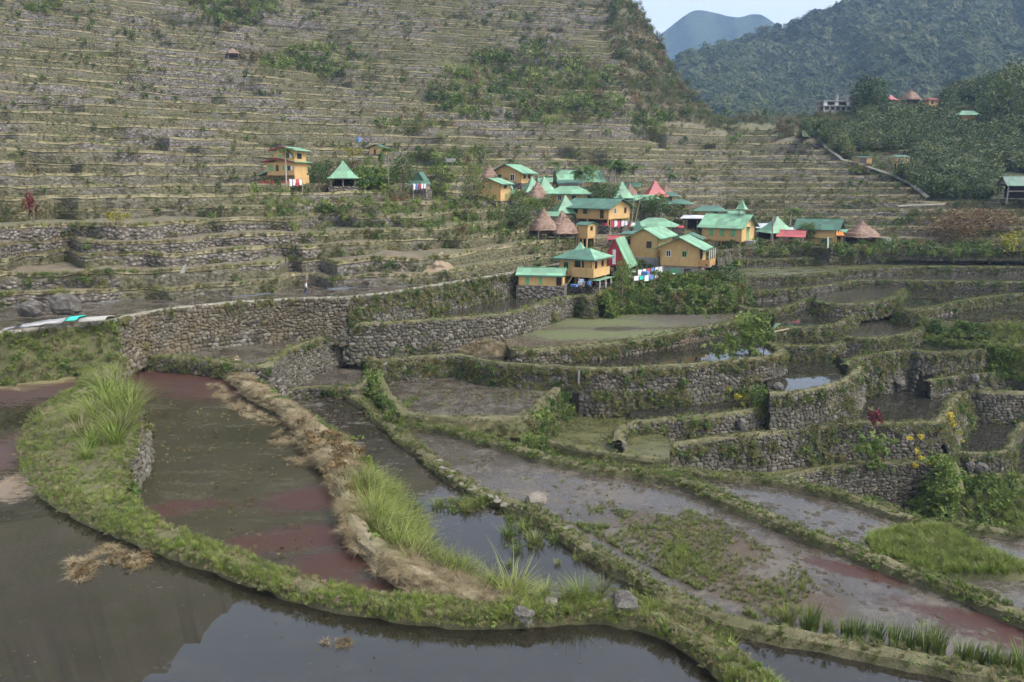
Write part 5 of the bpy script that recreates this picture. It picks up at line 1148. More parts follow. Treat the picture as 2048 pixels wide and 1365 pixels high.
# ---- left hamlet
D1 = 115; k1 = D1 / F; c1 = AT(566, 373, D1) + Vector((0, 2.2, 0)); t1 = thing('tall_house', 'three tiered yellow house with maroon fascias and red fence', 'house', c1, math.radians(-20))
def tier(x0, x1, z0, z1, dx=0, y0=-24, y1=24):
    a = [v * k1 for v in (x0, x1, y0, y1, z0, z1)]; return MB().box(*a)
tier(-38, 34, -20, 21).build('foundation', 'wall_stone', t1); tier(-36, 36, 0, 21).build('wall', 'paint_yellow', t1); tier(-30, 34, 21.05, 46, 0, -22, 22).build('wall', 'paint_yellow', t1); tier(-12, 34, 46.05, 68, 0, -20, 20).build('wall', 'paint_yellow', t1)
for z0, w0, w1, rh_, y_ in ((46, -38, 40, 9, 28), (68, -20, 42, 9, 26)):
    cxm = (w0 + w1) / 2 * k1
    for V, Fc in gable_roof((w1 - w0) * k1, 2 * y_ * k1, .12, z0 * k1, rh_ * k1 * .8, 'y'):
        mesh_obj('roof_slope', [(x + cxm, y, z) for x, y, z in V], Fc, MI, t1)
    for s in (-1, 1): MB().bar((cxm, -y_ * k1 - .12, z0 * k1 + rh_ * .8 * k1), (cxm + s * ((w1 - w0) / 2 * k1), -y_ * k1 - .12, z0 * k1 - .02), .08, .22).build('fascia', 'paint_maroon', t1)
mesh_obj('lean_roof', [(-50 * k1, -28 * k1, 20 * k1), (-26 * k1, -28 * k1, 28 * k1), (-26 * k1, 20 * k1, 28 * k1), (-50 * k1, 20 * k1, 20 * k1), (-50 * k1, -28 * k1, 21 * k1), (-26 * k1, -28 * k1, 29 * k1), (-26 * k1, 20 * k1, 29 * k1), (-50 * k1, 20 * k1, 21 * k1)],
         [(3, 2, 1, 0), (4, 5, 6, 7), (0, 1, 5, 4), (1, 2, 6, 5), (2, 3, 7, 6), (3, 0, 4, 7)], MI, t1)
for (x, z, w0, h0, mt_, yf) in ((20, 59, 6, 9, 'glass_dark', -20), (26, 59, 4, 8, 'white_paint', -20), (22, 35, 6, 9, 'glass_dark', -22), (28, 35, 4, 8, 'white_paint', -22), (-5, 35, 6, 12, 'wood_dark', -22), (10, 35, 5, 9, 'paint_mint', -22), (-20, 35, 10, 10, 'paint_mint', -22), (2, 57, 7, 8, 'paint_mint', -20), (5, 9, 7, 12, 'wood_dark', -24), (25, 10, 8, 9, 'glass_dark', -24)):
    MB().box((x - w0 / 2) * k1, (x + w0 / 2) * k1, yf * k1 - .05, yf * k1 + .02, (z - h0 / 2) * k1, (z + h0 / 2) * k1).build('window', mt_, t1)
MB().box(34 * k1, 34 * k1 + .04, -10 * k1, 4 * k1, 53 * k1, 63 * k1).build('window', 'glass_dark', t1)
for a, b_ in ((-38, -4), (6, 36)): MB().box(a * k1, b_ * k1, -38 * k1, -36 * k1, -12 * k1, 10 * k1).build('fence_panel', 'paint_red', t1)
house('pyramid_hut', 'mint pyramid roof on dark posts in the left hamlet', 688, 373, 46, 46, 2, 8, 'pyr', 30, 5, MI, wmat='wood_dark', stilt=14, D=117, cat='hut')
h3, k3, (X, Y, b, T) = house('house', 'dark green gabled hut with skirt roof and hanging wash', 842, 380, 26, 28, 12, -10, 'gy', 20, 2, GR, D=122, wmat='wood_grey', gablemat=GR)
MB().add([(-X - .5, -Y - .9, T - .25), (X + .5, -Y - .9, T - .25), (X + .5, -Y - .05, T + .35), (-X - .5, -Y - .05, T + .35)], [(0, 1, 2, 3)]).build('skirt_roof', GR, h3)
mesh_obj('gable_sheet', [(-X, -Y - .04, T), (X, -Y - .04, T), (0, -Y - .04, T + 20 * k3)], [(0, 1, 2)], GR, h3)
house('house', 'small lone yellow house above the left hamlet', 757, 309, 27, 22, 13, -14, 'gy', 5, 6, DP, D=138, win=(('f', .4, .45, 5, 9, 'door'), ('f', .85, .25, 6, 5, 'shut')))
thatch_hut('tiny thatched hut high on the hillside', 467, 114, 25, 11, legs=6)
# ---- houses on the wooded spur
sp_ = lambda x, y: SPD(x, y) - 1.5
cb, kb, (X, Y, b, T) = house('concrete_building', 'unfinished grey concrete building with bare columns on the ridge', 1668, 222, 56, 30, 1, 6, None, 0, 0, wmat='concrete', D=sp_(1668, 222), cat='building', base='concrete')
for j, z0 in enumerate((8, 17)): MB().box(-X - .5, X + .5, -Y - .3, Y, z0 * kb, (z0 + 2) * kb).build('slab', 'concrete', cb)
for j in range(6):
    xx = -X + 2 * X * j / 5
    MB().box(xx - .2, xx + .2, -Y - .1, -Y + .3, .16, 8 * kb - .01).build('column', 'concrete', cb)
    if j % 2 == 0: MB().box(xx - .15, xx + .9, -Y + .1, -Y + .3, 10 * kb, 17 * kb).build('wall', 'white_paint', cb)
MB().box(-X, X, Y * .2, Y * .9, .16, 17 * kb).build('wall', 'concrete', cb)
for xx in (.1, .78): MB().box(X * xx - .35, X * xx + .35, -Y * .3, -Y * .3 + .7, 19 * kb, 31 * kb).build('column', 'concrete', cb)
house('house', 'red roofed hut on the wooded ridge', 1780, 204, 18, 18, 4, 6, 'pyr', 10, 2, 'roof_red', wmat='wood_dark', D=sp_(1780, 203), cat='hut')
thatch_hut('pale thatched peak on the wooded ridge', 1820, 204, 34, 20, D=sp_(1820, 204), legs=4)
house('pyramid_hut', 'green pointed roof among the ridge trees', 1712, 193, 13, 13, 5, 8, 'pyr', 13, 1, GR, wmat='wood_dark', D=sp_(1712, 200), cat='hut')
house('house', 'small yellow house with maroon roof on the ridge', 1861, 214, 20, 16, 13, 10, 'hip', 4, 3, 'paint_maroon', D=sp_(1861, 214), win=(('f', .35, .6, 4, 5, 'wind'),))
house('house', 'yellow house with pale green roof deep in the wood', 1933, 241, 34, 20, 10, -4, 'hip', 8, 4, MI, D=sp_(1933, 241))
house('house', 'open fronted yellow hut beside the hillside path', 1727, 328, 26, 14, 12, 4, 'shed', 2, 2, DP, D=HD(1727, 328) - 1.5, skirt=.6, win=(('f', .3, .5, 13, 9, 'wind'),))
house('house', 'yellow stilt hut with green roof below the wood', 1801, 336, 25, 14, 11, 4, 'shed', 4, 2, GR, stilt=9, D=SPD(1801, 336) - 4, base=None, win=(('f', .25, .4, 11, 7, 'win'),))
pv_, kp, (X, Y, b, T) = house('pavilion', 'green roofed open pavilion cut by the right edge', 2042, 391, 66, 30, 1, -3, 'gx', 13, 5, GR, wmat='wood_grey', stilt=20, D=140, cat='pavilion', base=None, skirt=1)
MB().box(-X, X, -Y + .05, -Y + .15, .6, .8).build('rail', 'wood_grey', pv_)

# ---- palms and trees
def palm_mesh(seed):
    r = random.Random(seed); me = []
    for i in range(9):
        a = i * .7 + r.uniform(-.2, .2); up = r.uniform(.15, 1.0); L = r.uniform(.85, 1.1); V = []; Fc = []; d = Vector((math.cos(a), math.sin(a), 0)); sd = Vector((-d.y, d.x, 0)); n = 9
        pts = [d * (L * t * (1 - .25 * t * (1 - up))) + Vector((0, 0, up * .7 * t - (.9 - .3 * up) * t * t)) for t in [j / n for j in range(n + 1)]]
        for j in range(n):
            p, q = pts[j], pts[j + 1]; w = .42 * math.sin(math.pi * (.15 + .8 * j / n))
            for s in (-1, 1):
                for kq in range(2):
                    b0 = p.lerp(q, kq * .5); o = len(V); V += [b0, b0 + (q - p) * .45, b0 + sd * s * w + (q - p) * .5 + Vector((0, 0, -.12 * r.uniform(.4, 1.5)))]; Fc.append((o, o + 1, o + 2))
        me.append(mesh_data('frond', V, Fc, 'leaf'))
    return me
PALM = palm_mesh(5)
def palm(label, x, ytop, ybase, D=None, crown=1.3, lean=.2):
    D = HD(x, ybase) - .5; k = D / F; p = AT(x, ybase, D); H = (ybase - ytop) * k; t = thing('palm_tree', label, 'palm', p, random.uniform(0, 6), 'areca palms around the village')
    dx, dy = random.gauss(0, lean), random.gauss(0, lean); MB().tube([(0, 0, -1), (dx * .2, dy * .2, H * .5), (dx, dy, H)], [.13, .10, .08], 7).build('trunk', 'palm_trunk', t)
    for i, me in enumerate(PALM + PALM[:5]):
        o = bpy.data.objects.new('frond', me); link(o, t); o.location = (dx, dy, H - .05); o.scale = (crown * 1.35 * random.uniform(.85, 1.15),) * 3; o.rotation_euler = (0, 0, random.uniform(-.3, .3) + (.35 if i > 8 else 0))
for lab, x, yt, yb, D, cr in (('slender palm in front of the three tiered house', 573, 303, 372, 110, 1.1), ('pale trunked palm below the lone yellow house', 777, 302, 372, 119, 1.3), ('leftmost palm of the crowded palm group', 1220, 334, 378, 146, 1.5), ('second palm of the crowded palm group', 1230, 326, 378, 147, 1.6), ('third palm of the crowded palm group', 1239, 330, 378, 149, 1.6),
                              ('rightmost palm of the crowded palm group', 1247, 338, 378, 148, 1.4), ('palm right of the crowded palm group', 1271, 335, 380, 150, 1.6), ('palm rising left of the largest mint roof', 1110, 328, 362, 152, 1.3), ('small palm above the tall yellow house', 1026, 322, 350, 158, 1.1), ('palm behind the largest mint roof', 1187, 335, 368, 155, 1.3),
                              ('small palm behind the red pyramid', 1340, 350, 384, 152, 1.2), ('palm tufts above the wavy mint roof', 1165, 338, 385, 141, 1.6), ('palm behind the mint pyramid right of the chapel', 1580, 420, 452, 131, 1.3), ('palm beside the dark green workshop', 1158, 346, 382, 140, 1.2)):
    palm(lab, x, yt, yb, D, cr)
CROWN = [leaves(1200, 1.0, 1.5, .10, 300 + k, 'leaf' if k % 2 else 'forest_leaf', .55, .3, 1.5) for k in S(4)]
RUSTC = [leaves(1800, 1.0, 1.2, .065, 320 + k, 'leaf_rust', .5, .3, 1.4) for k in S(2)]; YELC = [leaves(520, 1.0, 1.2, .13, 330, 'leaf_yellow', .5, .3, 1.4)]; BRIC = [leaves(1100, 1.0, 1.4, .10, 340 + k, 'leaf_bright', .5, .3, 1.4) for k in S(2)]; REDC = [leaves(160, .8, 1.5, .2, 350, 'leaf_red', .4, .3, 2.2)]
def tree(label, x, ybase, wpx, hpx, D=None, crowns=CROWN, trunk=.28, name='tree', cat='tree', p=None):
    D = (HD(x, ybase) - .5 if 350 < ybase < 600 else D) or HD(x, ybase); k = D / F; p = p or AT(x, ybase, D); W_, H = wpx * k / 2, hpx * k; t = thing(name, label, cat, p, random.uniform(0, 6)); m_ = MB(); tr = H * trunk
    m_.tube([(0, 0, -.6), (.05 * H * random.uniform(-1, 1), .05 * H * random.uniform(-1, 1), tr), (0, 0, H * .75)], [.05 * H, .035 * H, .012 * H], 7)
    for i in range(4):
        a = i * 1.6 + random.random(); m_.tube([(0, 0, tr), (math.cos(a) * W_ * .45, math.sin(a) * W_ * .45, H * random.uniform(.5, .72))], [.025 * H, .008 * H], 5)
    m_.build('trunk', 'trunk', t)
    c = bpy.data.objects.new('crown', random.choice(crowns)); link(c, t); c.location = (0, 0, tr * .75); c.scale = (W_ * 1.05, W_ * 1.05, (H - tr * .75) / 1.5); c.rotation_euler = (0, 0, random.uniform(0, 6)); return t
for a in (('dark bushy tree overlapping the largest mint roof', 1172, 372, 40, 34, 140), ('dark tree right of the wavy mint roof', 1192, 412, 44, 36, 124), ('broad dark tree above the long yellow house', 1214, 405, 40, 32, 131), ('dark tree between long house and hip roof', 1290, 432, 40, 30, 121), ('tall dark tree beside the small green hip roof', 1318, 434, 50, 38, 124), ('leafy tree left of the tin lean to', 1350, 440, 40, 28, 125),
          ('bush of a tree below the brown thatch', 1060, 426, 46, 26, 119), ('dark tree behind the left big thatched hut', 1096, 420, 34, 26, 119), ('dark crown left of the green gabled hut', 806, 378, 46, 54, 119), ('small tree between tall house and mint pyramid', 637, 374, 34, 38, 113), ('big dark bush beside the red ladder house', 1450, 598, 66, 62, 92), ('tree in front of the dark green roof', 1620, 484, 22, 32, 113),
          ('low tree right of the village corner house', 1034, 408, 28, 22, 128), ('tree left of the corner house slope', 945, 400, 46, 40, 118), ('round tree in front of the left thatched hut', 1035, 452, 50, 38, 108), ('dark shrub tree over the vine arbour', 1243, 585, 30, 56, 90), ('dark tree by the tin roof at the right end', 1607, 482, 20, 30, 114)):
    tree(*a)
for a in (('rusty brown shrub tree in the right field', 1930, 470, 110, 56, 124), ('second rusty shrub at the foot of the right field', 1890, 482, 90, 44, 119), ('rusty shrub below the pavilion', 1985, 462, 90, 46, 128)): tree(*a, crowns=RUSTC, trunk=.12, name='shrub', cat='shrub')
tree('yellow flowering bush at the right edge', 2035, 506, 60, 44, 116, YELC, .15, 'shrub', 'shrub'); tree('red leaved shrub on the left terraces', 66, 432, 26, 40, 80, REDC, .1, 'shrub', 'shrub')
tree('yellow leaved plant on the left terrace edge', 234, 442, 40, 20, 84, YELC, .05, 'shrub', 'shrub'); tree('yellow green bush beside the lone yellow house', 705, 312, 34, 18, 132, YELC, .1, 'shrub', 'shrub')
for a in (('tall ridge tree right of the concrete building', 1725, 222, 44, 56), ('dark ridge tree beside the red roof', 1748, 226, 50, 54), ('spreading tree above the pale green roof', 1992, 250, 60, 70), ('tall tree at the right end of the wood', 2020, 250, 70, 100)):
    tree(a[0], a[1], a[2], a[3], a[4], SPD(a[1], a[2]) - 2)
# shrubbery between the houses
for _ in range(2600):
    x = random.uniform(940, 1800); y = random.uniform(352, 600)
    if y > np.interp(x, [940, 1020, 1100, 1200, 1230, 1440, 1500, 1800], [470, 500, 560, 590, 605, 600, 505, 500]): continue
    if y < np.interp(x, [940, 1100, 1300, 1500, 1800], [395, 370, 385, 425, 450]): continue
    if N3(x * .02, y * .04, 5) < -.12: continue
    q = ground(x, y); key = random.choice(('leafy', 'leafy', 'leafy_bright', 'scrub', 'grass_olive', 'grass_green', 'banana')); cov('village', key, q + Vector((0, .3, -.15)), up_rot(.25), random.uniform(.35, 1.0))
for _ in range(900):                                # green bank below the front houses
    x = random.uniform(1228, 1450); y = random.uniform(556, 608); q = AT(x, y, np.interp(y, [556, 608], [91, 88.3])); cov('village', random.choice(('leafy_bright', 'vine', 'leafy', 'leafy_bright', 'scrub')), q, up_rot(.3), random.uniform(.6, 1.4))
for _ in range(420):                                # yards on the right
    x = random.uniform(1440, 2080); y = random.uniform(488, 512); q = ground(x, y); cov('village', random.choice(('leafy_bright', 'leafy', 'scrub', 'grass_olive')), q, up_rot(.3), random.uniform(.6, 1.6))
for _ in range(220):
    x = random.uniform(700, 790); y = random.uniform(345, 374); cov('village', random.choice(('banana', 'leafy', 'leafy_bright')), ground(x, y), up_rot(.2), random.uniform(.8, 1.8))
stone_wall('grey stone yard wall below the chapel', [(1432, 505), (1470, 497), (1520, 494), (1580, 492), (1640, 494), (1665, 497)], G(1520, 494, -9.6).z, -11.6, 'stone', .4, .15, .2, singles=60)
# ================================================================== DETAILS
def boulder(label, p, sx, sy, sz, seed, mat='rock', name='boulder'):
    r = random.Random(seed); V = []; Fc = []; n, m_ = 14, 9
    for j in range(m_ + 1):
        t = math.pi * j / m_
        for i in range(n):
            a = 2 * math.pi * i / n; d = Vector((math.sin(t) * math.cos(a), math.sin(t) * math.sin(a), math.cos(t))); q = 1 + .28 * mn.noise(d * 1.3 + Vector((seed, 0, 0))) + .13 * mn.noise(d * 3.1 + Vector((0, seed, 0))); d = Vector([math.copysign(abs(c) ** .8, c) for c in d]) * q
            V.append((d.x * sx, d.y * sy, d.z * sz))
    for j in range(m_):
        for i in range(n): Fc.append((j * n + i, (j + 1) * n + i, (j + 1) * n + (i + 1) % n, j * n + (i + 1) % n))
    o = mesh_obj(name, V, Fc, mat); o.location = p; o.rotation_euler = (0, 0, r.uniform(0, 6)); tag(o, label, 'rock', kind='thing'); return o
boulder('large dark lichened rock at the front bund corner', G(1250, 1214, Z['P0'] + .15), .56, .45, .42, 3)
boulder('pale rounded rock on the curb path', G(1072, 1000, Z['A'] + .1), .62, .45, .34, 5, 'flagstone')
boulder('low flat grey rock behind the dark rock', G(1212, 1198, Z['P0'] + .1), .6, .35, .22, 7)
boulder('small grey rock at the end of the hay bund', G(1046, 1232, Z['P0'] + .2), .35, .28, .26, 11); boulder('pale rock beside the hay bund end', G(1102, 1212, Z['P0'] + .15), .34, .28, .26, 13, 'flagstone')
boulder('big rounded boulder at the left edge below the terraces', G(40, 648, -10.2) + Vector((0, 1.5, .8)), 1.0, .7, .6, 15); boulder('pointed boulder above the teal net', G(112, 640, -10.0) + Vector((0, 1.3, .9)), 1.0, .7, .8, 17)
boulder('upright boulder at the pond wall end', AT(1893, 895, 62.5), .6, .55, 1.2, 19); boulder('dark boulder in the wall of the square pond', AT(1940, 935, 60.8), .5, .35, .5, 21); boulder('second dark boulder in the square pond wall', AT(1962, 938, 60.6), .5, .35, .45, 23)
boulder('flat boulder slab by the large dark pond', AT(1915, 762, 72.5), .9, .5, .3, 25); boulder('grey boulder beside the flat slab', AT(1948, 758, 71), .45, .4, .45, 27); boulder('boulder at the foot of the boulder wall', AT(1800, 768, 72), .5, .4, .4, 29); boulder('long leaning boulder under the half round wall', AT(1555, 778, 62.5), .45, .35, .5, 31)
boulder('standing stone in the low ledge wall', AT(1483, 850, 59), .3, .28, .5, 33)
# heap of dug earth
hv_ = []; hf_ = []; hc = G(975, 716, Z['P4'] + .0) + Vector((0, 2.4, 0))
for j in range(7):
    for i in range(25):
        a = 2 * math.pi * i / 24; r_ = j / 6; hv_.append((hc.x + 2.9 * r_ * math.cos(a), hc.y + 1.7 * r_ * math.sin(a), Z['P4'] - .3 + 1.0 * (1 - r_ ** 1.6) * (1 + .35 * N3(3 * r_ * math.cos(a), 3 * r_ * math.sin(a), 5))))
for j in range(6):
    for i in range(24): hf_.append((j * 25 + i, j * 25 + i + 1, (j + 1) * 25 + i + 1, (j + 1) * 25 + i))
hp_ = mesh_obj('earth_heap', hv_, hf_, 'earth', None, True); tag(hp_, 'low brown heap of dry stalks and dug earth', 'heap')
scatter('dry_stalks', 'hay_mat', [(Vector((hc.x + 2.6 * r_ * math.cos(a), hc.y + 1.5 * r_ * math.sin(a), Z['P4'] + .75 * (1 - r_ ** 1.6))), up_rot(.4), random.uniform(.5, .9)) for r_, a in [(math.sqrt(random.random()), random.uniform(0, 6.283)) for _ in range(150)]], parent=hp_)
# stone facing under the grass clump, flagstones on the curb path
stone_wall('pale stones under the big arching grass clump', P0o[19:26], Z['P0'] + .05, -14.6, 'stone_pale', .42, .35, .1, fringe='grass_olive')
AROOT = [o for o in bpy.data.objects if o.get('label', '').startswith('dark flooded strip with grass')][0]
FL = resample([G(x, y, Z['A'] + .17) for x, y in [(872, 925), (905, 950), (953, 983), (1007, 1004), (1050, 1018)]], .5) + resample([G(x, y, Z['A'] + .17) for x, y in [(1108, 1048), (1130, 1062)]], .7)
for p in FL:
    o = bpy.data.objects.new('flagstone', random.choice(stone_meshes('flagstone'))); link(o, AROOT); o.location = p + Vector((random.uniform(-.28, .28), random.uniform(-.28, .28), random.uniform(-.03, .04))); o.scale = (random.uniform(.14, .36), random.uniform(.12, .26), .08); o.rotation_euler = (random.gauss(0, .08), random.gauss(0, .08), random.gauss(.6, .5))
# ---- countable grass clumps
CL = {'rice': [blades(80, 1.0, .34, .030, .35, 400 + k, 'grass_green', 4) for k in S(3)], 'reed': [blades(110, 1.9, .45, .034, 1.0, 410 + k, 'grass_lime' if k != 1 else 'grass_olive', 5) for k in S(3)], 'pond': [blades(90, .75, .6, .028, .7, 420 + k, 'grass_green', 3) for k in S(2)]}
ORD = 'first second third fourth fifth sixth seventh eighth ninth tenth eleventh twelfth thirteenth fourteenth fifteenth sixteenth seventeenth eighteenth'.split()
def clump(kind, name, label, p, s, group=None):
    o = mesh_obj_shared(name, random.choice(CL[kind])); o.location = p; o.scale = (s,) * 3; o.rotation_euler = (0, 0, random.uniform(0, 6.28)); tag(o, label, 'grass clump', group, 'thing'); return o
def mesh_obj_shared(name, me): return link(bpy.data.objects.new(name, me))
for i, (x, y, s) in enumerate([(1577, 1255, .8), (1612, 1268, .75), (1622, 1262, .9), (1655, 1274, .6), (1692, 1278, .7), (1716, 1285, .85), (1752, 1296, .85), (1790, 1302, .9), (1820, 1308, .9), (1852, 1312, 1.0), (1872, 1316, 1.0), (1922, 1328, .8), (1945, 1334, .75), (1965, 1338, .6), (1988, 1340, .85), (2012, 1345, .7), (2042, 1350, .95)]):
    clump('rice', 'rice_clump', '%s upright rice clump from the left along the lower right bund' % ORD[i], G(x, y - 4, Z['B'] - .1), s * 1.45, 'rice clumps along the lower right bund')
for i, (x, y, s) in enumerate(sorted([(1015, 1072, 1.0), (1048, 1060, 1.0), (1070, 1085, 1.1), (1035, 1105, .7), (960, 1012, 1.0), (935, 1020, .9), (925, 1008, .8), (1022, 1040, .6), (1110, 1085, .7), (1145, 1095, .7), (1018, 1132, .5), (1115, 1130, .4), (1156, 1122, .5), (875, 1015, .9)])):
    clump('pond', 'grass_clump', '%s grass tuft from the left in the sky mirroring strip' % ORD[i], G(x, y, Z['A'] - .15), s, 'grass tufts in the dark flooded strip')
for i, (x, y, s) in enumerate(sorted([(195, 850, 1.4), (225, 838, 1.5), (250, 825, 1.4), (215, 800, 1.3), (240, 790, 1.3), (165, 880, 1.1), (190, 900, 1.0), (225, 870, 1.1), (255, 850, 1.0), (205, 775, 1.0), (232, 760, .9), (150, 850, .9), (260, 800, .9), (175, 925, .8), (270, 815, 1.2), (262, 840, 1.3), (248, 870, 1.2), (232, 895, 1.1)])):
    clump('reed', 'tall_grass', '%s tall arching grass from the left on the wide left bund' % ORD[i], G(x, y, Z['P0'] + .1), s, 'arching grass on the left bund')
for i, (x, y, s) in enumerate(sorted([(1135, 1205, .55), (1160, 1203, .6), (1090, 1195, .45), (1205, 1192, .5), (1345, 1225, .4)])):
    clump('reed', 'tall_grass', '%s yellowish grass tuft from the left near the dark rock' % ORD[i], G(x, y, Z['P0'] + .15), s, 'grass tufts near the dark rock')
# ---- weeds, sprouts, hay in the paddies
earthmat('mud_clod', (.04, .034, .026), (.06, .052, .04), (.085, .074, .058)); stone_meshes('mud_clod')
def inpoly(pt, poly):
    x, y = pt; c = False; j = len(poly) - 1
    for i in range(len(poly)):
        if (poly[i][1] > y) != (poly[j][1] > y) and x < (poly[j][0] - poly[i][0]) * (y - poly[i][1]) / (poly[j][1] - poly[i][1]) + poly[i][0]: c = not c
        j = i
    return c
def sow(poly, z, n, keys, s0, s1, th=-.1, sc=.25, zone='paddy', tilt=.25):
    xs = [p[0] for p in poly]; ys = [p[1] for p in poly]; W_ = [G(x, y, z) for x, y in poly]; wx = [p.x for p in W_]; wy = [p.y for p in W_]; wp = [(p.x, p.y) for p in W_]; o_ = random.random() * 50
    for _ in range(n):
        p = Vector((random.uniform(min(wx), max(wx)), random.uniform(min(wy), max(wy)), z))
        if not inpoly((p.x, p.y), wp) or random.random() > ss(th - .25, th + .35, N3(p.x * sc, p.y * sc, o_) + .6 * N3(p.x * sc * 3.3, p.y * sc * 3.3, o_ + 5)): continue
        cov(zone, random.choice(keys), p, up_rot(tilt), random.uniform(s0, s1))
zb_ = Z['B'] - .17
sow([(1120, 1020), (1260, 1000), (1420, 1030), (1600, 1130), (1640, 1180), (1560, 1230), (1420, 1190), (1250, 1110)], zb_, 6000, ('grass_lime', 'grass_green', 'grass_olive', 'grass_olive'), .12, .38, -.12)
sow([(1150, 1050), (1350, 1060), (1430, 1150), (1400, 1185), (1250, 1110)], zb_, 2200, ('grass_lime', 'grass_green', 'grass_olive'), .22, .48, -.08)
sow([(860, 890), (1050, 920), (1300, 965), (1400, 1000), (1250, 1000), (1000, 960)], zb_, 900, ('grass_olive', 'weed', 'grass_green'), .15, .4, .12)
sow([(1450, 1230), (1640, 1265), (1900, 1320), (1880, 1300), (1600, 1215)], zb_, 500, ('grass_green', 'grass_lime'), .25, .5, -.05)
sow([(1300, 990), (1480, 1050), (1900, 1200), (2040, 1280), (1900, 1290), (1600, 1190)], zb_, 500, ('rust', 'grass_olive', 'moss'), .12, .3, .16)
zm_ = Z['M'] - .17
sow([(280, 780), (560, 860), (680, 1040), (760, 1150), (560, 1120), (280, 1000)], zm_, 2200, ('grass_olive', 'grass_dry', 'moss', 'rust'), .05, .3, -.05, tilt=.5)
for poly, n in (([(455, 745), (425, 742), (395, 740), (400, 750), (440, 755)], 120), ([(440, 765), (470, 790), (520, 820), (560, 850), (545, 858), (480, 830), (430, 795), (415, 770)], 700), ([(560, 860), (590, 880), (600, 892), (570, 893), (530, 885)], 150), ([(570, 920), (612, 915), (640, 935), (600, 930)], 90)):
    sow(poly, zm_ + .02, n, ('hay_mat', 'hay_mat', 'grass_dry'), .3, .6, -.35, .5, tilt=.15)
za_ = Z['A'] - .17
sow([(590, 850), (615, 845), (700, 890), (722, 960), (715, 1010), (690, 990), (660, 925), (610, 885)], Z['M'] + .3, 420, ('grass_dry', 'grass_dry', 'rust', 'grass_olive'), .6, 1.15, -.5, .5, tilt=.35)
sow([(870, 1000), (985, 1000), (960, 1030), (900, 1030)], za_, 220, ('weed', 'grass_green', 'grass_olive'), .2, .45, -.2)
sow([(1000, 1020), (1090, 1040), (1100, 1100), (1010, 1100)], za_, 130, ('grass_green', 'weed'), .2, .4, -.1)
zp_ = Z['P0'] - .17
sow([(140, 1120), (210, 1088), (300, 1110), (300, 1130), (230, 1160), (140, 1165)], zp_, 420, ('hay_mat', 'rust', 'hay_mat'), .15, .5, -.1, .7, tilt=.1)
sow([(0, 1000), (400, 1170), (1200, 1280), (1350, 1340), (0, 1360)], zp_, 900, ('rust', 'moss'), .03, .11, .1)
sow([(640, 1285), (700, 1280), (700, 1296), (660, 1298)], zp_, 40, ('rust', 'hay_mat'), .15, .3, -1)
sow([(0, 930), (40, 950), (60, 990), (0, 1000)], zp_, 60, ('hay_mat',), .2, .4, -.5)
sow([(830, 785), (1110, 775), (1060, 830), (810, 825)], Z['P6'] - .17, 420, ('grass_olive', 'grass_dry', 'grass_lime'), .15, .4, -.2, tilt=.4)
sow([(780, 815), (830, 790), (840, 800), (800, 830)], Z['P6'] - .17, 60, ('grass_green', 'grass_lime'), .3, .6, -1)
sow([(1110, 840), (1240, 838), (1240, 900), (1130, 890)], Z['P7'] - .17, 600, ('grass_olive', 'weed', 'moss'), .15, .4, 0)
sow([(1560, 955), (1660, 925), (1850, 905), (1850, 922), (1650, 940)], Z['T1'] - .1, 700, ('grass_olive', 'moss', 'rust', 'grass_lime'), .2, .5, -.1)
sow([(1345, 893), (1650, 852), (1720, 847), (1700, 838), (1600, 850), (1350, 885)], Z['T2'] - .1, 420, ('grass_lime', 'grass_olive'), .25, .5, -.1)
sow([(1720, 710), (1840, 690), (1830, 680), (1720, 690)], -16.3, 260, ('grass_green', 'weed', 'grass_lime'), .25, .6, -.05)
sow([(1850, 668), (2048, 660), (2100, 700), (1900, 690)], -15.3, 900, ('grass_lime', 'grass_green', 'grass_olive'), .25, .6, -.15)
sow([(700, 640), (860, 632), (1060, 610), (1090, 595), (1000, 620), (860, 642)], Z['P10'] - .15, 240, ('grass_lime', 'grass_olive'), .25, .55, -.1)
sow([(1140, 690), (1400, 655), (1450, 640), (1440, 650), (1300, 680)], Z['P5'] - .1, 260, ('weed', 'leafy_bright', 'grass_green'), .25, .5, -.2)
sow([(850, 570), (1020, 540), (1100, 520), (900, 545)], Z['P11'] - .15, 260, ('grass_lime', 'grass_olive'), .2, .45, -.05)
for x0, y0, n, key, D_ in ((1840, 900, 8, 'yellow', 59.5), (1868, 880, 8, 'moss', 60.5), (1762, 905, 30, 'vine', 59), (1725, 895, 24, 'vine', 59), (1898, 855, 14, 'yellow', 63), (1480, 800, 8, 'yellow', 62.3), (1690, 815, 40, 'moss', 60.5), (1445, 685, 30, 'vine', 66), (1520, 660, 60, 'leafy_bright', 70), (1500, 672, 60, 'vine', 69)):
    for _ in range(n): cov('paddy', key, AT(x0 + random.gauss(0, 14), y0 + random.gauss(0, 15), D_ + random.uniform(-.2, .1)), n_rot((0, -.8, .6), .4), random.uniform(.35, .8))
tree('red leaved shrub on the rim of the large dark pond', 1748, 862, 26, 42, 60.8, REDC, .4, 'shrub', 'shrub'); tree('leafy shrub against the broad ivy patched wall', 1520, 822, 44, 50, 62, BRIC, .1, 'shrub', 'shrub')
tree('round green bush at the corner of the duckweed paddy', 1500, 690, 66, 62, 71, BRIC, .08, 'shrub', 'shrub'); tree('leafy bush under the stilted house', 1168, 640, 44, 44, 84, CROWN, .1, 'shrub', 'shrub'); tree('bushy plant at the stone wall foot by the drain', 700, 712, 34, 40, 70, BRIC, .1, 'shrub', 'shrub')
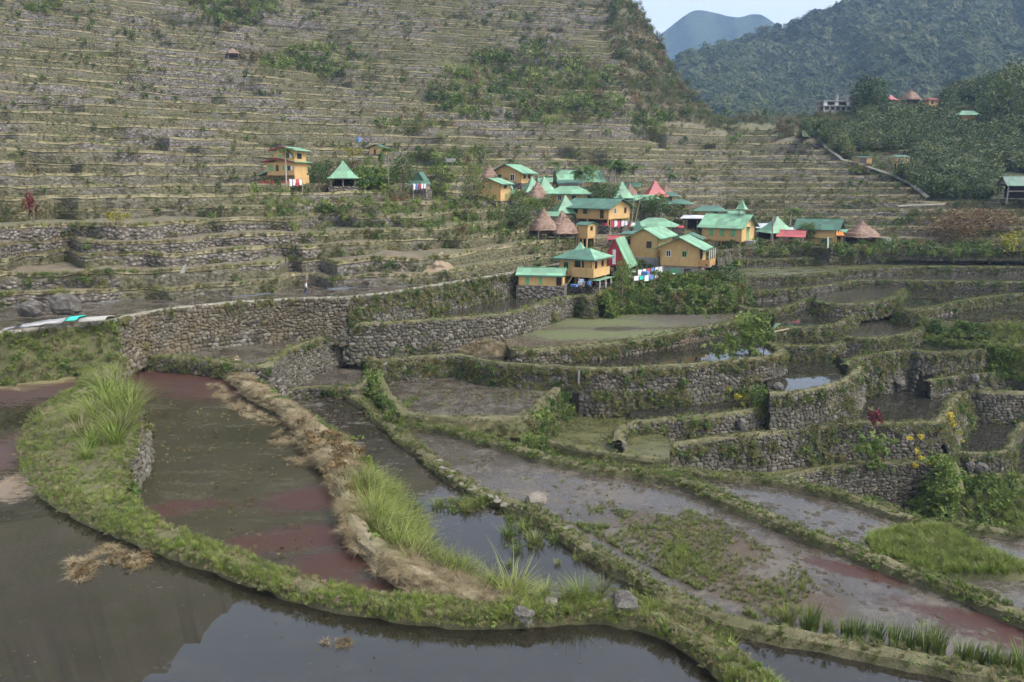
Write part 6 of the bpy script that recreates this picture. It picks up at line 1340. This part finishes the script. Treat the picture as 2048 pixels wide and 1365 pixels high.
tree('low bush filling the corner below the overgrown bank', 1056, 900, 44, 34, 51.5, BRIC, .08, 'shrub', 'shrub'); tree('bright leafy bush on the hay bund slope', 855, 1030, 46, 50, 41, BRIC, .1, 'shrub', 'shrub'); tree('small dark shrub beside the pale rock', 1108, 1018, 40, 34, 44, CROWN, .1, 'shrub', 'shrub'); tree('young dark leaved sapling on the hay bund', 730, 1030, 18, 50, 41, CROWN, .5, 'sapling', 'plant')
for poly, z_, n in (([(860, 880), (1100, 915), (1400, 990), (2040, 1240), (2040, 1320), (1500, 1240), (1150, 1060)], zb_, 2600), ([(1380, 955), (1700, 1000), (1850, 1060), (1720, 1090), (1500, 1020)], Z['C'] - .17, 900), ([(590, 780), (720, 800), (900, 960), (800, 960), (650, 850)], za_, 900), ([(810, 780), (1110, 775), (1060, 830), (810, 825)], Z['P6'] - .17, 500)):
    W_ = [G(x, y, z_) for x, y in poly]; wp = [(p.x, p.y) for p in W_]; l_ = []
    for _ in range(n):
        p = Vector((random.uniform(min(q[0] for q in wp), max(q[0] for q in wp)), random.uniform(min(q[1] for q in wp), max(q[1] for q in wp)), z_ - .01))
        if inpoly((p.x, p.y), wp) and random.random() < ss(-.2, .4, N3(p.x * .4, p.y * .4, 3) + .5 * N3(p.x * 1.5, p.y * 1.5, 7)): q = random.uniform(.04, .2); l_.append((p, (0, 0, random.uniform(0, 6.28)), (q * 1.4, q, q * .3)))
    scatter('mud_clods', 'stones_mud_clod', l_, 'small mud clods breaking the paddy surface')
# ---- earth slide, plastic sheets, paths
V = []; Fc = []
for j in range(13):
    for i in range(13):
        u, v = i / 12 - .5, j / 12; x = 874 + u * (22 + 52 * v ** 1.5) * (1 + .25 * N3(v * 5, 9, 1)) + 7 * N3(v * 3, 1, 3) + 6 * v; y = 500 + 41 * v + (3 * N3(u * 6, 4, 4) if j in (0, 12) else 0)
        V.append(ground(x, y) + Vector((0, .8 - (1.5 * max(0, math.cos(math.pi * u)) * (.3 + .7 * math.sin(math.pi * min(1, v * 1.2 + .1)))) + .25 * N3(x * .12, y * .2, 2),   .25 * N3(x * .15, y * .2, 8) - .35)))
for j in range(12):
    for i in range(12): Fc.append((j * 13 + i, (j + 1) * 13 + i, (j + 1) * 13 + i + 1, j * 13 + i + 1))
o = mesh_obj('earth_slide', V, Fc, 'landslide', None, True); struct(o); tag(o, 'pale tan earth slide spilling into the long terrace')
def sheet(label, pts, z, mat, name='plastic_sheet', amp=.16):
    P = resample([G(x, y, z) for x, y in pts], .4); V = []; Fc = []
    for j in range(5):
        for p in P: V.append((p.x + .05 * j + .1 * N3(p.x * 2, j, 4), p.y - .35 + .3 * j * (1 + .4 * N3(p.x, 7, 1)), p.z + .04 + (.2 if 0 < j < 4 else 0) + amp * N3(p.x * 2.1, j * 1.3, len(pts)) ))
    n = len(P)
    for j in range(4):
        for i in range(n - 1): Fc.append((j * n + i, j * n + i + 1, (j + 1) * n + i + 1, (j + 1) * n + i))
    o = mesh_obj(name, V, Fc, mat, None, True); md = o.modifiers.new('thickness', 'SOLIDIFY'); md.thickness = .03; tag(o, label, 'tarpaulin', kind='thing')
sheet('long pale plastic sheet draped over the terrace edge', [(8, 664), (50, 655), (90, 650), (128, 646)], -9.7, 'plastic_sheet'); sheet('teal net beside the plastic sheet', [(126, 643), (158, 640)], -9.65, 'cloth_teal', 'net', .1); sheet('pale concrete slab path right of the teal net', [(160, 644), (215, 640)], -9.72, 'concrete', 'slab', .0)
def ribbon(name, label, pts, w, mat):
    P = resample(pts, 1.2); V = []; Fc = []; A = []; B = []
    for i, p in enumerate(P):
        d = (P[min(i + 1, len(P) - 1)] - P[max(0, i - 1)]); d.z = 0; n = Vector((d.y, -d.x, 0)).normalized() * w / 2; A.append(tuple(p - n)); B.append(tuple(p + n + Vector((0, 0, -.25))))
    quadstrip(A, B, [True] * len(P), V, Fc); quadstrip(B, [(b[0], b[1] + .05, b[2] - .12) for b in B], [True] * len(P), V, Fc)
    o = mesh_obj(name, V, Fc, mat); struct(o); tag(o, label)
ribbon('path', 'pale footpath climbing along the edge of the wood', [ground(x, y) + Vector((0, -1.0, .3)) for x, y in [(1624, 256), (1632, 275), (1641, 288), (1655, 302), (1672, 313), (1682, 322), (1705, 326), (1740, 338), (1780, 352), (1815, 368), (1850, 396)]], .5, 'path')
ribbon('path', 'white concrete path strip on the right terraces', [ground(x, y) + Vector((0, -1.0, .5)) for x, y in [(1790, 416), (1830, 414), (1884, 412)]], .15, 'path')
# ---- poles, pipe, drain, laundry, small things
def pole(label, a, b, r, mat, name='pole'):
    o = MB().tube([a, b], [r, r * .7], 7).build(name, mat); tag(o, label, 'pole', kind='thing')
pole('bamboo pole leaning behind the long yellow house', AT(1270, 446, 114), AT(1281, 396, 113), .07, 'bamboo'); pole('second bamboo pole left of the leaning one', AT(1264, 444, 114), AT(1268, 400, 113.5), .06, 'bamboo')
pole('grey utility pole in front of the mint pyramid', AT(1545, 490, 113), AT(1545, 425, 113), .12, 'wood_grey', 'utility_pole'); pole('grey pipe rising from the overgrown bank', AT(1157, 768, 62), AT(1158, 742, 62), .08, 'concrete', 'pipe')
pole('thin white post before the orange canopy', AT(1655, 512, 111), AT(1656, 475, 111), .12, 'white_paint', 'post'); pole('dark post standing in the duckweed paddy corner', AT(1147, 636, 84), AT(1146, 604, 84), .07, 'wood_dark', 'post'); pole('leaning plank on the tumbled wall', AT(1548, 664, 73), AT(1578, 658, 73), .08, 'bamboo', 'plank')
dr = MB().box(-.28, .28, -.1, .5, -.1, 1.25).build('drain_opening', 'dark_inside'); dr.location = AT(717, 706, 66.6); tag(dr, 'narrow dark drain opening in the stone wall', 'drain', kind='thing')
def laundry(label, a, b, cols, drop):
    a = Vector(a); b = Vector(b); t = thing('clothesline', label, 'laundry', a); MB().tube([(0, 0, 0), (b - a) * .5 + Vector((0, 0, -.08)), b - a], .015, 4).build('line', 'wood_grey', t)
    for s in (a, b): MB().tube([s - a + Vector((0, 0, .05)), s - a + Vector((0, 0, -2.2))], .04, 5).build('pole', 'bamboo', t)
    n = len(cols)
    for i, c in enumerate(cols):
        w = (b - a) / n; p = (b - a) * (i + .5) / n; u = w * .4; V = []; Fc = []; dp = drop * random.uniform(.7, 1.1)
        for j in range(4):
            for k_ in range(5): V.append(p + u * (k_ / 2 - 1) + Vector((0, .07 * math.sin(k_ * 1.9 + j), -.06 - dp * j / 3)))
        for j in range(3):
            for k_ in range(4): Fc.append((j * 5 + k_, j * 5 + k_ + 1, (j + 1) * 5 + k_ + 1, (j + 1) * 5 + k_))
        mesh_obj('cloth', V, Fc, c, t)
cw, cr_, cb_, ct = 'cloth_white', 'cloth_red', 'cloth_blue', 'cloth_teal'
laundry('white and blue wash hanging left of the ladder house', AT(1276, 540, HD(1276, 540 + 14) - 1.2), AT(1326, 532, HD(1326, 532 + 14) - 1.2), [cw, cw, cr_, cb_, cw, cw], .9); laundry('coloured wash hanging below the gabled house', AT(1268, 552, HD(1268, 552 + 14) - 1.2), AT(1318, 548, HD(1318, 548 + 14) - 1.2), [cw, ct, cw, cb_, cw], .6)
laundry('red and white wash under the long yellow house', AT(1221, 441, HD(1221, 441 + 14) - 1.2), AT(1256, 441, HD(1256, 441 + 14) - 1.2), [cr_, cw, cr_, cw, cw], .9); laundry('white wash in front of the three tiered house', AT(578, 358, HD(578, 358 + 14) - 1.2), AT(604, 358, HD(604, 358 + 14) - 1.2), [cw, cw, cr_, cw], .8); laundry('pale wash under the green gabled hut', AT(826, 367, HD(826, 367 + 14) - 1.2), AT(852, 367, HD(852, 367 + 14) - 1.2), [cw, cb_, cr_, cw, cw], .9)
def heap(label, px, py, D, cols, n=16, w=1.6):
    t = thing('household_clutter', label, 'clutter', AT(px, py, D))
    for i in range(n):
        c = random.choice(cols); s = random.uniform(.15, .4); b_ = MB().box(-s, s, -s * .7, s * .7, 0, s * random.uniform(.6, 1.8)).build('item', c, t); b_.location = (random.gauss(0, w), random.gauss(0, .4), random.uniform(-.1, .2)); b_.rotation_euler = (0, 0, random.uniform(0, 3))
heap('jumble of buckets and sheets below the gabled house', 1296, 556, HD(1296, 556) - 1, (cw, cr_, 'metal_grey', cb_, 'wood_grey', 'cloth_white')); heap('red and white clutter under the long house', 1240, 452, HD(1240, 452) - 1, (cr_, cw, 'wood_grey'), 12, 1.3); heap('clutter under the stilted house', 1172, 572, HD(1172, 572) - 1, ('wood_dark', 'metal_grey', 'cloth_blue', 'wood_grey'), 10, .8); heap('orange buckets by the ladder house door', 1405, 560, HD(1405, 560) - 1, ('tarp_orange', 'wood_grey', 'cloth_white'), 8, .7)
o = MB().tube([(0, 0, -.3), (0, 0, .5)], .4, 12).build('water_tank', cb_); o.location = ground(717, 281); tag(o, 'small blue drum on the hillside above the lone house', 'tank', kind='thing'); o = MB().box(-.8, .8, -.4, .4, -.3, .35).build('water_tank', 'concrete'); o.location = ground(902, 324) + Vector((0, -.5, .2)); tag(o, 'low white cistern on the hillside above the village', 'tank', kind='thing')
# ---- the walking person
def skin_body(name, joints, edges, mat, parent, sub=2):
    me = bpy.data.meshes.new(name); me.from_pydata([j[0] for j in joints], edges, []); o = link(bpy.data.objects.new(name, me), parent); me.materials.append(M[mat])
    md = o.modifiers.new('skin', 'SKIN'); me.skin_vertices.new() if not me.skin_vertices else None
    for v, j in zip(me.skin_vertices[0].data, joints): v.radius = (j[1], j[1] * (j[2] if len(j) > 2 else 1)); v.use_root = False
    me.skin_vertices[0].data[0].use_root = True
    ms = o.modifiers.new('sub', 'SUBSURF'); ms.levels = sub; ms.render_levels = sub; return o
pp = G(613, 594.5, Z['P11'] - .05); per = thing('person', 'person in a white shirt and dark trousers walking on the long terrace', 'person', pp, math.radians(-60), scale=.86)
J = [((0, 0, .92), .13, .8), ((0, 0, 1.12), .12, .75), ((0, .01, 1.36), .15, .65), ((0, .02, 1.48), .055), ((0, .04, 1.60), .085), ((0, .04, 1.70), .075),
     ((.09, 0, .86), .085), ((.10, .14, .48), .06), ((.10, .06, .10), .04), ((.10, .18, .03), .035), ((-.09, 0, .86), .085), ((-.10, -.10, .48), .06), ((-.10, -.34, .14), .04), ((-.10, -.26, .04), .035),
     ((.19, 0, 1.36), .06), ((.24, -.10, 1.10), .042), ((.22, .04, .88), .032), ((.22, .08, .80), .03), ((-.19, 0, 1.36), .06), ((-.24, .10, 1.10), .042), ((-.22, .22, .90), .032), ((-.22, .27, .83), .03)]
E = [(0, 1), (1, 2), (2, 3), (3, 4), (4, 5), (0, 6), (6, 7), (7, 8), (8, 9), (0, 10), (10, 11), (11, 12), (12, 13), (2, 14), (14, 15), (15, 16), (16, 17), (2, 18), (18, 19), (19, 20), (20, 21)]
skin_body('body', J, E, 'skin', per)
skin_body('shirt', [((0, 0, .90), .15, .85), ((0, 0, 1.12), .145, .8), ((0, .01, 1.36), .165, .7), ((.20, 0, 1.36), .075), ((.235, -.07, 1.17), .065), ((-.20, 0, 1.36), .075), ((-.235, .07, 1.17), .065)], [(0, 1), (1, 2), (2, 3), (3, 4), (2, 5), (5, 6)], 'cloth_white', per)
skin_body('trousers', [((0, 0, .90), .14, .85), ((.09, 0, .84), .10), ((.10, .14, .48), .078), ((.10, .08, .16), .062), ((-.09, 0, .84), .10), ((-.10, -.10, .48), .078), ((-.10, -.30, .2), .062)], [(0, 1), (1, 2), (2, 3), (0, 4), (4, 5), (5, 6)], 'trouser', per)
skin_body('hair', [((0, .02, 1.66), .088), ((0, .02, 1.73), .075)], [(0, 1)], 'dark_inside', per)
# pale slab leaning on the left stone terrace
sl = MB().add([(-.22, -.06, -.1), (.2, -.06, -.1), (.2, .08, -.1), (-.22, .08, -.1), (.2, .1, .62), (.36, .1, .72), (.36, .2, .72), (.2, .2, .62)], [(0, 3, 2, 1), (4, 5, 6, 7), (0, 1, 5, 4), (1, 2, 6, 5), (2, 3, 7, 6), (3, 0, 4, 7)]).build('stone_slab', 'concrete')
sl.location = ground(369, 543) + Vector((0, -.5, .0)); tag(sl, 'narrow pale slab leaning against the left stone wall', 'slab', kind='thing')
# ================================================================== flush the collected cover
ZN = {'hillside': 'hillside_grass', 'spur': 'woodland', 'mountain': 'forest', 'bund': 'bund_grass', 'island': 'island_grass', 'village': 'village_shrubbery', 'paddy': 'paddy_weeds'}
ZL = {'hillside': 'scrub and grass over the terraced hillside', 'spur': 'dense woodland on the right hand spur', 'mountain': 'forest canopy on the far mountain', 'bund': 'short grass and weeds along the paddy bunds',
      'island': 'bright grass on the tongue of land', 'village': 'shrubs and weeds between the village houses', 'paddy': 'sprouting rice and weeds in the muddy paddies'}
for (zn, key), items in COVER.items():
    scatter(ZN[zn], key, items, ZL[zn], None)
# ================================================================== haze
hz = MB().box(-1500, 2300, -60, 2900, -33, 560).build('haze', None)
hm = bpy.data.materials.new('haze'); hm.use_nodes = True; hm.node_tree.nodes.clear()
ho = hm.node_tree.nodes.new('ShaderNodeOutputMaterial'); pv = hm.node_tree.nodes.new('ShaderNodeVolumePrincipled')
pv.inputs['Color'].default_value = (.25, .37, .57, 1); pv.inputs['Density'].default_value = .00036; pv.inputs['Anisotropy'].default_value = .1
hm.node_tree.links.new(pv.outputs[0], ho.inputs['Volume']); hz.data.materials.append(hm); tag(hz, kind='stuff'); hz['label'] = 'thin bluish haze filling the valley air'
